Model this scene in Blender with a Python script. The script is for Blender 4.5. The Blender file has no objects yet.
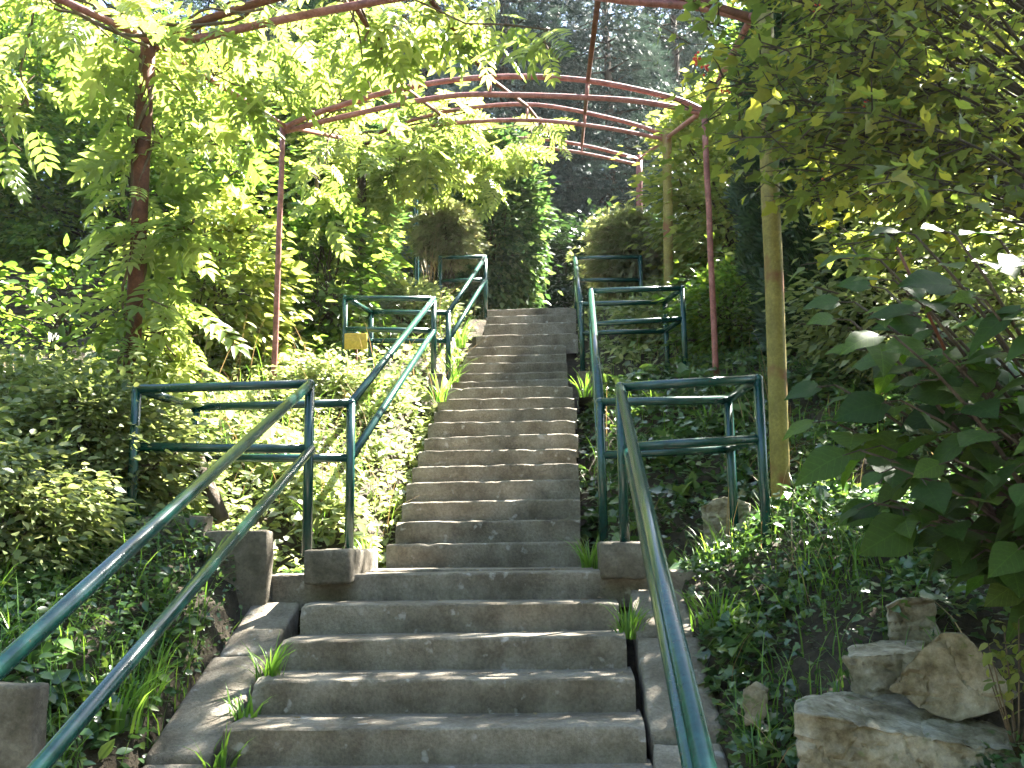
import bpy, bmesh, math, random
import numpy as np
from mathutils import Vector, Matrix, noise

random.seed(7)
rng = np.random.default_rng(11)
scene = bpy.context.scene
COL = scene.collection

# ------------------------------------------------------------------ camera
F_PX = 1000.0
YAW, PITCH, ROLL = math.radians(3.5), math.radians(9.31), math.radians(-0.8)
RC = (Matrix.Rotation(YAW, 3, 'Z') @ Matrix.Rotation(math.pi / 2 + PITCH, 3, 'X') @ Matrix.Rotation(ROLL, 3, 'Z'))
cam_data = bpy.data.cameras.new('camera')
cam_data.sensor_width = 36.0
cam_data.lens = F_PX / 1024 * 36.0
cam_data.clip_end = 2000
cam_data.clip_start = 0.05
cam = bpy.data.objects.new('camera', cam_data)
cam.matrix_world = RC.to_4x4()
COL.objects.link(cam)
scene.camera = cam

def P(px, py, s):
    """world point on the pixel's ray where it meets the upright plane y = s (stairs run along +y)"""
    d = RC @ Vector(((px - 512) / F_PX, (384 - py) / F_PX, -1.0))
    return d * (s / d.y)

# ------------------------------------------------------------------ light
SUN_AZ, SUN_EL = math.radians(42), math.radians(52)     # azimuth to the right of +y
world = bpy.data.worlds.new('World')
scene.world = world
world.use_nodes = True
wn = world.node_tree.nodes
wn.clear()
sky = wn.new('ShaderNodeTexSky')
sky.sky_type = 'NISHITA'
sky.sun_disc = False
sky.sun_elevation = SUN_EL
sky.sun_rotation = SUN_AZ
bg = wn.new('ShaderNodeBackground')
bg.inputs['Strength'].default_value = 0.05
wo = wn.new('ShaderNodeOutputWorld')
world.node_tree.links.new(sky.outputs[0], bg.inputs['Color'])
world.node_tree.links.new(bg.outputs[0], wo.inputs['Surface'])
sd = bpy.data.lights.new('sun', 'SUN')
sd.energy = 5.0
sd.angle = math.radians(0.53)
sd.color = (1.0, 0.95, 0.86)
sun = bpy.data.objects.new('sun', sd)
SUND = Vector((math.sin(SUN_AZ) * math.cos(SUN_EL), math.cos(SUN_AZ) * math.cos(SUN_EL), math.sin(SUN_EL)))
sun.rotation_euler = SUND.to_track_quat('Z', 'Y').to_euler()
sun.location = (0, 0, 20)
COL.objects.link(sun)
scene.view_settings.view_transform = 'Standard'
scene.view_settings.look = 'None'
scene.view_settings.gamma = 1.0
scene.view_settings.exposure = 4.1
scene.render.engine = 'CYCLES'
scene.cycles.max_bounces = 8
scene.cycles.diffuse_bounces = 4
scene.cycles.glossy_bounces = 2
scene.cycles.transmission_bounces = 5
scene.cycles.use_denoising = True
scene.cycles.sample_clamp_indirect = 6.0

# ------------------------------------------------------------------ materials
def nmat(name):
    m = bpy.data.materials.new(name)
    m.use_nodes = True
    nt = m.node_tree
    b = nt.nodes['Principled BSDF']
    return m, nt, b

def ramp(nt, fac, stops):
    r = nt.nodes.new('ShaderNodeValToRGB')
    els = r.color_ramp.elements
    while len(els) > 1:
        els.remove(els[-1])
    els[0].position, els[0].color = stops[0][0], (*stops[0][1], 1)
    for p, c in stops[1:]:
        e = els.new(p)
        e.color = (*c, 1)
    nt.links.new(fac, r.inputs['Fac'])
    return r.outputs['Color']

def leaf_mat(name, stops, trans=0.45, tint=(1.85, 1.8, 1.15), rough=0.45, spec=0.4, veins=False):
    m, nt, b = nmat(name)
    at = nt.nodes.new('ShaderNodeAttribute'); at.attribute_name = 'rnd'
    oi = nt.nodes.new('ShaderNodeObjectInfo')
    ad = nt.nodes.new('ShaderNodeMath'); ad.operation = 'ADD'
    nt.links.new(at.outputs['Fac'], ad.inputs[0]); nt.links.new(oi.outputs['Random'], ad.inputs[1])
    fr = nt.nodes.new('ShaderNodeMath'); fr.operation = 'FRACT'
    nt.links.new(ad.outputs[0], fr.inputs[0])
    c = ramp(nt, fr.outputs[0], stops)
    tc = nt.nodes.new('ShaderNodeTexCoord')
    nz = nt.nodes.new('ShaderNodeTexNoise'); nz.inputs['Scale'].default_value = 18 if veins else 5
    nz.inputs['Detail'].default_value = 3
    nt.links.new(tc.outputs['Object'], nz.inputs['Vector'])
    mr = nt.nodes.new('ShaderNodeMapRange')
    mr.inputs['To Min'].default_value = 0.7; mr.inputs['To Max'].default_value = 1.3
    nt.links.new(nz.outputs['Fac'], mr.inputs['Value'])
    mx = nt.nodes.new('ShaderNodeVectorMath'); mx.operation = 'SCALE'
    nt.links.new(c, mx.inputs[0]); nt.links.new(mr.outputs[0], mx.inputs['Scale'])
    nt.links.new(mx.outputs[0], b.inputs['Base Color'])
    b.inputs['Roughness'].default_value = rough
    b.inputs['Specular IOR Level'].default_value = spec
    tr = nt.nodes.new('ShaderNodeBsdfTranslucent')
    mt = nt.nodes.new('ShaderNodeVectorMath'); mt.operation = 'MULTIPLY'
    mt.inputs[1].default_value = tint
    nt.links.new(mx.outputs[0], mt.inputs[0]); nt.links.new(mt.outputs[0], tr.inputs['Color'])
    ms = nt.nodes.new('ShaderNodeMixShader'); ms.inputs[0].default_value = trans
    nt.links.new(b.outputs[0], ms.inputs[1]); nt.links.new(tr.outputs[0], ms.inputs[2])
    nt.links.new(ms.outputs[0], nt.nodes['Material Output'].inputs['Surface'])
    if veins:
        sx = nt.nodes.new('ShaderNodeSeparateXYZ'); nt.links.new(tc.outputs['Object'], sx.inputs[0])
        def mth(op, a, b=None):
            q = nt.nodes.new('ShaderNodeMath'); q.operation = op
            for k_, v_ in enumerate((a, b)):
                if v_ is None: continue
                if isinstance(v_, (int, float)): q.inputs[k_].default_value = v_
                else: nt.links.new(v_, q.inputs[k_])
            return q.outputs[0]
        ay = mth('ABSOLUTE', sx.outputs['Y'])
        side = mth('PINGPONG', mth('MULTIPLY', mth('SUBTRACT', sx.outputs['X'], mth('MULTIPLY', ay, .8)), 6.5), .5)
        vein = mth('MAXIMUM', mth('LESS_THAN', side, .045), mth('LESS_THAN', ay, .012))
        nt.links.new(mth('ADD', mth('MULTIPLY', vein, .35), mr.outputs[0]), mx.inputs['Scale'])
    return m

def rough_mat(name, stops, scale=4.0, detail=8, rough=0.9, bump=0.4, bscale=40.0, bdist=0.02, spec=0.25, stretch=(1, 1, 1), spots=None):
    m, nt, b = nmat(name)
    ge = nt.nodes.new('ShaderNodeNewGeometry')
    mp = nt.nodes.new('ShaderNodeMapping'); mp.inputs['Scale'].default_value = stretch
    nt.links.new(ge.outputs['Position'], mp.inputs['Vector'])
    nz = nt.nodes.new('ShaderNodeTexNoise'); nz.inputs['Scale'].default_value = scale
    nz.inputs['Detail'].default_value = detail; nz.inputs['Roughness'].default_value = 0.65
    nt.links.new(mp.outputs[0], nz.inputs['Vector'])
    c = ramp(nt, nz.outputs['Fac'], stops)
    n2 = nt.nodes.new('ShaderNodeTexNoise'); n2.inputs['Scale'].default_value = bscale
    n2.inputs['Detail'].default_value = 6; n2.inputs['Roughness'].default_value = 0.7
    nt.links.new(mp.outputs[0], n2.inputs['Vector'])
    mr = nt.nodes.new('ShaderNodeMapRange')
    mr.inputs['From Min'].default_value = 0.3; mr.inputs['From Max'].default_value = 0.7
    mr.inputs['To Min'].default_value = 0.68; mr.inputs['To Max'].default_value = 1.28
    nt.links.new(n2.outputs['Fac'], mr.inputs['Value'])
    mx = nt.nodes.new('ShaderNodeVectorMath'); mx.operation = 'SCALE'
    nt.links.new(c, mx.inputs[0]); nt.links.new(mr.outputs[0], mx.inputs['Scale'])
    col = mx.outputs[0]
    if spots:
        vo = nt.nodes.new('ShaderNodeTexNoise'); vo.inputs['Scale'].default_value = spots[0]; vo.inputs['Detail'].default_value = 4
        nt.links.new(ge.outputs['Position'], vo.inputs['Vector'])
        m2 = nt.nodes.new('ShaderNodeMapRange'); m2.inputs['From Min'].default_value = spots[1]; m2.inputs['From Max'].default_value = spots[1] + 0.08
        nt.links.new(vo.outputs['Fac'], m2.inputs['Value'])
        mc = nt.nodes.new('ShaderNodeMix'); mc.data_type = 'RGBA'
        nt.links.new(m2.outputs[0], mc.inputs['Factor']); nt.links.new(col, mc.inputs[6])
        mc.inputs[7].default_value = (*spots[2], 1)
        col = mc.outputs[2]
    nt.links.new(col, b.inputs['Base Color'])
    b.inputs['Roughness'].default_value = rough
    b.inputs['Specular IOR Level'].default_value = spec
    if bump:
        bp = nt.nodes.new('ShaderNodeBump'); bp.inputs['Strength'].default_value = bump; bp.inputs['Distance'].default_value = bdist
        nt.links.new(n2.outputs['Fac'], bp.inputs['Height']); nt.links.new(bp.outputs[0], b.inputs['Normal'])
    return m

M = {}
M['step'] = rough_mat('weathered_concrete', [(0.25, (0.068, 0.056, 0.040)), (0.42, (0.135, 0.114, 0.085)), (0.58, (0.21, 0.185, 0.145)), (0.8, (0.31, 0.28, 0.235))], 3.8, bump=0.9, bscale=60, bdist=0.012, spots=(13.0, 0.64, (0.32, 0.30, 0.27)))
M['block'] = rough_mat('grey_concrete', [(0.3, (0.06, 0.052, 0.036)), (0.5, (0.12, 0.105, 0.08)), (0.7, (0.20, 0.18, 0.145))], 6, bump=1.0, bscale=50, bdist=0.012)
M['rock'] = rough_mat('limestone', [(0.3, (0.06, 0.048, 0.028)), (0.42, (0.16, 0.135, 0.085)), (0.54, (0.27, 0.24, 0.175)), (0.7, (0.43, 0.40, 0.33))], 7.0, bump=0.8, bscale=32, bdist=0.02, spots=(11, 0.63, (0.10, 0.13, 0.05)))
M['soil'] = rough_mat('dark_soil', [(0.3, (0.025, 0.02, 0.013)), (0.7, (0.075, 0.06, 0.038))], 7, bump=0.9, bscale=35, bdist=0.03)
M['path'] = rough_mat('path_gravel', [(0.3, (0.15, 0.13, 0.10)), (0.7, (0.30, 0.27, 0.23))], 8, bump=0.6, bscale=60, bdist=0.01)
M['green_paint'] = rough_mat('green_enamel', [(0.25, (0.0035, 0.028, 0.022)), (0.5, (0.005, 0.040, 0.032)), (0.75, (0.011, 0.056, 0.046))], 9, rough=0.24, bump=0.18, bscale=38, bdist=0.004, spec=0.6, spots=(31, 0.70, (0.07, 0.045, 0.028)))
M['red_paint'] = rough_mat('rust_red_paint', [(0.3, (0.13, 0.04, 0.03)), (0.5, (0.24, 0.085, 0.07)), (0.7, (0.33, 0.14, 0.12))], 11, rough=0.55, bump=0.3, bscale=60, bdist=0.005, spec=0.35, spots=(17, 0.66, (0.09, 0.045, 0.03)))
M['rust'] = rough_mat('rusty_steel', [(0.3, (0.06, 0.022, 0.012)), (0.7, (0.16, 0.06, 0.03))], 8, rough=0.75, bump=0.3, bscale=60, bdist=0.006)
M['ochre_paint'] = rough_mat('weathered_ochre_paint', [(0.3, (0.15, 0.12, 0.03)), (0.7, (0.26, 0.21, 0.055))], 6, rough=0.6, bump=0.2, bscale=50, bdist=0.005, spots=(3.2, 0.60, (0.17, 0.075, 0.03)))
M['bark'] = rough_mat('bark', [(0.3, (0.035, 0.026, 0.018)), (0.7, (0.11, 0.085, 0.06))], 6, bump=1.0, bscale=22, bdist=0.03, stretch=(1, 1, 0.25))
M['twig'] = rough_mat('twig', [(0.3, (0.07, 0.05, 0.03)), (0.7, (0.14, 0.10, 0.06))], 9, bump=0.3, bscale=40)
M['fence'] = rough_mat('brown_fence_wood', [(0.3, (0.025, 0.017, 0.012)), (0.7, (0.07, 0.05, 0.036))], 6, bump=0.4, bscale=30, stretch=(0.3, 1, 3))
M['yellow'] = rough_mat('yellow_sign_paint', [(0.3, (0.42, 0.28, 0.04)), (0.7, (0.55, 0.38, 0.07))], 6, rough=0.5, bump=0.05)
M['berry'] = rough_mat('red_berry', [(0.3, (0.45, 0.03, 0.02)), (0.7, (0.6, 0.06, 0.03))], 20, rough=0.3, bump=0)
M['straw'] = leaf_mat('dry_stalk', [(0, (0.28, 0.19, 0.09)), (1, (0.42, 0.30, 0.15))], 0.2, (1.1, 1.0, 0.8))
M['pink_petal'] = leaf_mat('pink_dry_leaf', [(0, (0.40, 0.22, 0.22)), (1, (0.5, 0.30, 0.30))], 0.3, (1.1, 0.9, 0.9))
G = lambda *s: [(i / (len(s) - 1), c) for i, c in enumerate(s)]
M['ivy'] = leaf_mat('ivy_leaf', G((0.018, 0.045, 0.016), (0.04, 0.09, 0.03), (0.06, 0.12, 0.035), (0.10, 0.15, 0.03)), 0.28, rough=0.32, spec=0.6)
M['cover'] = leaf_mat('ground_cover_leaf', G((0.09, 0.13, 0.045), (0.15, 0.19, 0.08), (0.22, 0.26, 0.12), (0.29, 0.31, 0.17)), 0.42, rough=0.36, spec=0.6)
M['vine'] = leaf_mat('vine_leaf', G((0.09, 0.14, 0.03), (0.14, 0.19, 0.05), (0.20, 0.25, 0.075), (0.27, 0.30, 0.11)), 0.52, rough=0.4)
M['shrub'] = leaf_mat('shrub_leaf', G((0.06, 0.09, 0.03), (0.11, 0.145, 0.05), (0.17, 0.20, 0.08), (0.23, 0.25, 0.11)), 0.42, rough=0.36, spec=0.55)
M['lobed'] = leaf_mat('lobed_leaf', G((0.07, 0.10, 0.02), (0.11, 0.145, 0.026), (0.15, 0.18, 0.032), (0.26, 0.24, 0.035)), 0.58, rough=0.45)
M['big'] = leaf_mat('broad_leaf', G((0.020, 0.045, 0.010), (0.034, 0.066, 0.012), (0.045, 0.085, 0.014), (0.075, 0.115, 0.018)), 0.42, (1.7, 2.0, 0.5), rough=0.5, spec=0.15, veins=True)
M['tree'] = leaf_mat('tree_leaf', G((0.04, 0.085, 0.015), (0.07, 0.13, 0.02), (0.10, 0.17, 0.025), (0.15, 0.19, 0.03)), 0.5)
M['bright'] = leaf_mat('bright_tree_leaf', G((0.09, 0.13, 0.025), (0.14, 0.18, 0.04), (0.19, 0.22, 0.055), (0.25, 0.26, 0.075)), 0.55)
M['thuja'] = leaf_mat('arborvitae_spray', G((0.03, 0.065, 0.022), (0.05, 0.10, 0.033), (0.085, 0.14, 0.05), (0.14, 0.18, 0.07)), 0.36, (1.4, 1.5, 0.85), rough=0.6)
M['paleshrub'] = leaf_mat('pale_conifer_spray', G((0.13, 0.15, 0.065), (0.18, 0.20, 0.09), (0.25, 0.26, 0.13), (0.24, 0.20, 0.13)), 0.4, (1.2, 1.3, 0.8), rough=0.6)
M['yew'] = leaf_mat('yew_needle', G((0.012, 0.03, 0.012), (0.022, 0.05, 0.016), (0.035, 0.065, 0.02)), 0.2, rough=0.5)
M['spruce'] = leaf_mat('spruce_needle', G((0.03, 0.05, 0.04), (0.05, 0.075, 0.06), (0.08, 0.105, 0.09)), 0.15, (1.1, 1.2, 1.0), rough=0.6)
M['bluespruce'] = leaf_mat('blue_spruce_needle', G((0.10, 0.14, 0.13), (0.15, 0.19, 0.18), (0.20, 0.24, 0.22)), 0.2, (1.1, 1.2, 1.0), rough=0.6)
M['grass'] = leaf_mat('grass_blade', G((0.06, 0.14, 0.02), (0.10, 0.20, 0.03), (0.15, 0.25, 0.04)), 0.45, rough=0.4)
M['dryleaf'] = leaf_mat('fallen_leaf', G((0.10, 0.06, 0.03), (0.17, 0.11, 0.05), (0.2, 0.15, 0.05)), 0.2, (1, 1, 0.8))

# ------------------------------------------------------------------ object helpers
def tag(o, label=None, cat=None, group=None, kind=None):
    if label: o['label'] = label
    if cat: o['category'] = cat
    if group: o['group'] = group
    if kind: o['kind'] = kind
    return o

def thing(name, loc, label, cat, group=None):
    o = bpy.data.objects.new(name, None)
    o.location = loc
    o.empty_display_size = 0.2
    COL.objects.link(o)
    return tag(o, label, cat, group)

def link(name, me, parent=None, world=True):
    o = bpy.data.objects.new(name, me)
    COL.objects.link(o)
    if parent:
        o.parent = parent
    return o

def np_mesh(name, V, T, mat, rnd=None, smooth=False, off=(0, 0, 0)):
    """mesh from an (n,3) vertex array and an (m,3) or (m,4) face array"""
    me = bpy.data.meshes.new(name)
    V = np.asarray(V, dtype=np.float32) - np.asarray(off, dtype=np.float32)
    T = np.asarray(T, dtype=np.int32)
    k = T.shape[1]
    me.vertices.add(len(V)); me.vertices.foreach_set('co', V.ravel())
    me.loops.add(T.size); me.loops.foreach_set('vertex_index', T.ravel())
    me.polygons.add(len(T)); me.polygons.foreach_set('loop_start', np.arange(0, T.size, k, dtype=np.int32))
    if smooth:
        me.polygons.foreach_set('use_smooth', np.ones(len(T), dtype=bool))
    me.update(calc_edges=True)
    if rnd is not None:
        a = me.attributes.new('rnd', 'FLOAT', 'POINT')
        a.data.foreach_set('value', np.asarray(rnd, dtype=np.float32))
    me.materials.append(mat)
    return me

def wloc(parent):
    return tuple(parent.matrix_basis.translation + Vector(wloc(parent.parent))) if parent else (0, 0, 0)

def tube_arrays(pts, radii, n=8):
    pts = [Vector(p) for p in pts]
    V, T = [], []
    prev = None
    for i, p in enumerate(pts):
        if i == 0: t = pts[1] - p
        elif i == len(pts) - 1: t = p - pts[i - 1]
        else: t = (pts[i + 1] - p).normalized() + (p - pts[i - 1]).normalized()
        t.normalize()
        if prev is None:
            a = Vector((0, 0, 1)) if abs(t.z) < 0.9 else Vector((1, 0, 0))
            x = a.cross(t).normalized()
        else:
            x = (prev - t * prev.dot(t)).normalized()
        prev = x
        y = t.cross(x)
        k = 1.0
        if 0 < i < len(pts) - 1:
            c = max(0.5, (p - pts[i - 1]).normalized().dot(t))
            k = min(1.4, 1 / c)
        for j in range(n):
            ang = 2 * math.pi * j / n
            V.append(p + (x * math.cos(ang) + y * math.sin(ang)) * radii[i] * (k if False else 1.0))
    for i in range(len(pts) - 1):
        for j in range(n):
            a, b = i * n + j, i * n + (j + 1) % n
            T.append((a, b, b + n, a + n))
    c0 = len(V); V.append(pts[0]); c1 = len(V); V.append(pts[-1])
    for j in range(n):
        T.append((c0, (j + 1) % n, j, j)); T.append((c1, (len(pts) - 1) * n + j, (len(pts) - 1) * n + (j + 1) % n, (len(pts) - 1) * n + (j + 1) % n))
    return [tuple(v) for v in V], T

def poly_mesh(name, V, F, mat, off=(0, 0, 0), smooth=True):
    me = bpy.data.meshes.new(name)
    F2 = []
    for f in F:
        g = []
        for i in f:
            if i not in g: g.append(i)
        F2.append(g)
    me.from_pydata([(v[0] - off[0], v[1] - off[1], v[2] - off[2]) for v in V], [], F2)
    if smooth:
        me.polygons.foreach_set('use_smooth', [True] * len(me.polygons))
    me.update()
    me.materials.append(mat)
    return me

def tube(name, pts, r, mat, parent=None, n=12, smooth=True):
    rad = r if isinstance(r, (list, tuple)) else [r] * len(pts)
    V, T = tube_arrays(pts, rad, n)
    o = link(name, poly_mesh(name, V, T, mat, wloc(parent), smooth), parent)
    return o

def tubes(name, chains, mat, parent=None, n=6):
    V, T = [], []
    for pts, rad in chains:
        v, t = tube_arrays(pts, rad, n)
        b = len(V)
        V += v
        T += [tuple(i + b for i in f) for f in t]
    return link(name, poly_mesh(name, V, T, mat, wloc(parent)), parent)

def rough_box(name, lo, hi, mat, parent=None, seg=0.06, amp=0.006, bev=0.012, rot=0.0, seed=0):
    """a box with rounded, slightly chipped edges"""
    lo, hi = Vector(lo), Vector(hi)
    c, h = (lo + hi) / 2, (hi - lo) / 2
    bm = bmesh.new()
    bmesh.ops.create_cube(bm, size=2)
    for v in bm.verts:
        v.co = Vector((v.co.x * h.x, v.co.y * h.y, v.co.z * h.z))
    bmesh.ops.bevel(bm, geom=bm.edges[:], offset=bev, segments=2, affect='EDGES', profile=0.6)
    for _ in range(4):
        ed = [e for e in bm.edges if e.calc_length() > seg * 2]
        if not ed: break
        bmesh.ops.subdivide_edges(bm, edges=ed, cuts=1, use_grid_fill=True)
    bmesh.ops.triangulate(bm, faces=[f for f in bm.faces if len(f.verts) > 4])
    R = Matrix.Rotation(rot, 3, 'Z')
    off = Vector(wloc(parent))
    for v in bm.verts:
        q = v.co * 9 + Vector((seed * 3.7, seed * 1.3, 0)) + c * 5
        n = Vector((noise.noise(q), noise.noise(q + Vector((31, 0, 0))), noise.noise(q + Vector((0, 57, 0)))))
        v.co = R @ (v.co + n * amp) + c - off
    me = bpy.data.meshes.new(name)
    bm.to_mesh(me); bm.free()
    me.polygons.foreach_set('use_smooth', [True] * len(me.polygons))
    me.materials.append(mat)
    return link(name, me, parent)

# ------------------------------------------------------------------ leaf templates (x along the leaf, unit length)
def sym(outline, zc=0.0, fold=0.10, droop=0.15, xc=0.45):
    """leaf from half an outline: list of (x, y) from base to tip"""
    V = [(xc, 0, zc)]
    L = [(x, y, fold * y * 2 - droop * x * x) for x, y in outline]
    Rr = [(x, -y, fold * y * 2 - droop * x * x) for x, y in outline[1:-1]][::-1]
    V[0] = (xc, 0, -droop * xc * xc)
    ring = L + Rr
    V += ring
    n = len(ring)
    return np.array(V), np.array([(0, 1 + (i + 1) % n, 1 + i) for i in range(n)])

TPL = {}
TPL['rhomb'] = (np.array([(0, 0, 0), (.45, .27, .07), (1, 0, -.08), (.45, -.27, .07)]), np.array([(0, 2, 1), (0, 3, 2)]))
TPL['ovate'] = sym([(0, 0), (.2, .22), (.5, .27), (.8, .14), (1, 0)])
TPL['ivy'] = sym([(0, 0), (-.08, .24), (.18, .46), (.34, .26), (.62, .27), (1, 0)], droop=0.2)
TPL['lobed'] = sym([(0, 0), (.05, .25), (.38, .52), (.46, .26), (.72, .22), (1, 0)], fold=.12, droop=.22)
def make_big():
    st = [(-.05, .16), (.03, .34), (.18, .43), (.36, .43), (.54, .36), (.72, .24), (.88, .10), (1.0, .004)]
    V, T = [], []
    for i, (x, w) in enumerate(st):
        for j in range(5):
            f = (j - 2) / 2
            y = w * f
            xx = x + (.10 * abs(f) if i < 2 else 0) * (1 if i else -.6)
            V.append((xx, y, .30 * abs(y) - .55 * y * y - .30 * x * x + .022 * math.sin(i * 2.1 + j) * abs(f)))
    for i in range(len(st) - 1):
        for j in range(4):
            a = i * 5 + j
            T += [(a, a + 5, a + 6), (a, a + 6, a + 1)]
    return np.array(V), np.array(T)
TPL['big'] = make_big()

def make_pinnate(pairs=5, ll=0.36, lw=0.15, droop=0.32):
    V, T = [], []
    def leaflet(bx, bz, ang, L):
        ca, sa = math.cos(ang), math.sin(ang)
        b = len(V)
        w = lw / ll * .5
        for (x, y, z) in ((0, 0, 0), (.28, w * .9, .04), (.6, w * .8, .0), (1, 0, -.2), (.6, -w * .8, .0), (.28, -w * .9, .04)):
            X, Y = x * L, y * L
            V.append((bx + X * ca - Y * sa, X * sa + Y * ca, bz + z * L))
        T.extend([(b, b + 3, b + 2), (b, b + 2, b + 1), (b, b + 5, b + 4), (b, b + 4, b + 3)])
    for i in range(pairs):
        x = .18 + .62 * i / (pairs - 1)
        z = -droop * x * x
        L = ll * (1 - .25 * abs(i - 2) / pairs)
        leaflet(x, z, 1.05 - .06 * i, L); leaflet(x, z, -1.05 + .06 * i, L)
    leaflet(.82, -droop * .67, 0, ll)
    b = len(V)
    V.extend([(0, .006, 0), (0, -.006, 0), (.5, .005, -droop * .25), (.5, -.005, -droop * .25), (.85, .003, -droop * .72), (.85, -.003, -droop * .72)])
    T.extend([(b, b + 1, b + 3), (b, b + 3, b + 2), (b + 2, b + 3, b + 5), (b + 2, b + 5, b + 4)])
    return np.array(V), np.array(T)
TPL['pinnate'] = make_pinnate()

def make_fan(n=6, spread=1.0, w=.07, seed=1):
    r = random.Random(seed)
    V, T = [], []
    for i in range(n):
        a = (i / (n - 1) - .5) * spread * 2
        L = (1 - .35 * abs(a)) * r.uniform(.8, 1)
        bx = .0 + .25 * r.random()
        z = r.uniform(-.12, .12)
        ca, sa = math.cos(a), math.sin(a)
        b = len(V)
        for x, y, zz in ((0, 0, 0), (.55, w, .02), (1, 0, z), (.55, -w, -.02)):
            X, Y = x * L, y
            V.append((bx * .3 + X * ca - Y * sa, X * sa + Y * ca, zz + z * x))
        T.append((b, b + 2, b + 1)); T.append((b, b + 3, b + 2))
    return np.array(V), np.array(T)
TPL['fan'] = make_fan()

def make_twig(n=13, nl=.26, seed=2):
    r = random.Random(seed)
    V, T = [], []
    for i in range(n):
        x = .05 + .9 * i / n
        for s_ in (0, 1):
            a = r.uniform(0, 6.28)
            d = Vector((.75, math.cos(a), math.sin(a))).normalized() * nl * r.uniform(.8, 1.1)
            p = Vector((x, 0, -.15 * x * x))
            side = d.cross(Vector((0, .3, 1))).normalized() * .036
            b = len(V)
            V.extend([tuple(p + side), tuple(p - side), tuple(p + d)])
            T.append((b, b + 1, b + 2))
    return np.array(V), np.array(T)
TPL['twig'] = make_twig()

def unit(a):
    return a / (np.linalg.norm(a, axis=1, keepdims=True) + 1e-9)

def frames(axis, up):
    X = unit(axis)
    Y = unit(np.cross(up, X))
    Z = np.cross(X, Y)
    return X, Y, Z

def leaf_arrays(tpl, pos, axis, up, size):
    tv, tf = TPL[tpl]
    X, Y, Z = frames(axis, up)
    n, k = len(pos), len(tv)
    s = size[:, None, None]
    V = pos[:, None, :] + s * (tv[None, :, 0, None] * X[:, None, :] + tv[None, :, 1, None] * Y[:, None, :] + tv[None, :, 2, None] * Z[:, None, :])
    T = tf[None] + (np.arange(n) * k)[:, None, None]
    return V.reshape(-1, 3), T.reshape(-1, 3), np.repeat(rng.random(n), k)

def foliage(name, tpl, pos, axis, up, size, mat, parent, singles=0, kind=None):
    """leaves as one part; the `singles` that show largest become leaf objects of their own"""
    pos, axis, up, size = (np.asarray(a, float) for a in (pos, axis, up, size))
    off = np.array(wloc(parent))
    if singles:
        fwd = np.array(RC @ Vector((0, 0, -1)))
        rt = np.array(RC @ Vector((1, 0, 0))); upc = np.array(RC @ Vector((0, 1, 0)))
        dz = pos @ fwd
        px = 512 + 1000 * (pos @ rt) / dz; py = 384 - 1000 * (pos @ upc) / dz
        score = size / np.maximum(dz, .3) * ((dz > .5) & (px > -10) & (px < 1034) & (py > -10) & (py < 778))
        o_ = np.argsort(-score)
        a, b = o_[:singles], o_[singles:]
        tv, tf = TPL[tpl]
        mes = []
        for q in range(5):
            tq = tv.astype(float).copy()
            tq[:, 2] += (q - 2) * .07 * tv[:, 0] ** 2 + (q % 3 - 1) * .28 * tv[:, 1] * tv[:, 0]
            tq[:, 1] *= (.85, 1, 1.1, .95, 1.05)[q]
            me = np_mesh('leaf', tq, tf, mat, np.full(len(tv), 0.2 * q), smooth=(tpl == 'big'))
            mes.append(me)
        X, Y, Z = frames(axis[a], up[a])
        for j, i in enumerate(a):
            o = link('leaf', mes[j % 5], parent)
            p = pos[i] - off
            s = size[i]
            o.matrix_basis = Matrix(((X[j, 0] * s, Y[j, 0] * s, Z[j, 0] * s, p[0]), (X[j, 1] * s, Y[j, 1] * s, Z[j, 1] * s, p[1]), (X[j, 2] * s, Y[j, 2] * s, Z[j, 2] * s, p[2]), (0, 0, 0, 1)))
        pos, axis, up, size = pos[b], axis[b], up[b], size[b]
        kind = 'stuff'
    if len(pos):
        V, T, r = leaf_arrays(tpl, pos, axis, up, size)
        o = link(name, np_mesh(name, V, T, mat, r, off=off), parent)
        if kind: o['kind'] = kind
        return o

def rand_up(n, tilt=.6):
    u = rng.normal(0, tilt, (n, 3)); u[:, 2] = 1
    return unit(u)

def rand_dir(n):
    return unit(rng.normal(0, 1, (n, 3)))

def crown(center, radii, nclump, per, clump=.35, shell=.55, flat=.6):
    """leaf positions gathered in clumps near the surface of an ellipsoid"""
    c = np.array(center); R = np.array(radii)
    d = rand_dir(nclump)
    r = shell + (1 - shell) * rng.random(nclump) ** .6
    cc = c + d * R * r[:, None]
    k = rng.integers(int(per * .5), int(per * 1.5) + 1, nclump)
    idx = np.repeat(np.arange(nclump), k)
    sz = clump * (.6 + .8 * rng.random(nclump))
    off = rng.normal(0, 1, (len(idx), 3)) * sz[idx][:, None] * .55
    off[:, 2] *= flat
    pos = cc[idx] + off
    out = unit(unit(pos - c) + .9 * rand_dir(len(idx)) + unit(off + 1e-6) * .6)
    out[:, 2] = out[:, 2] * .5 - .15
    return pos, unit(out), cc

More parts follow.
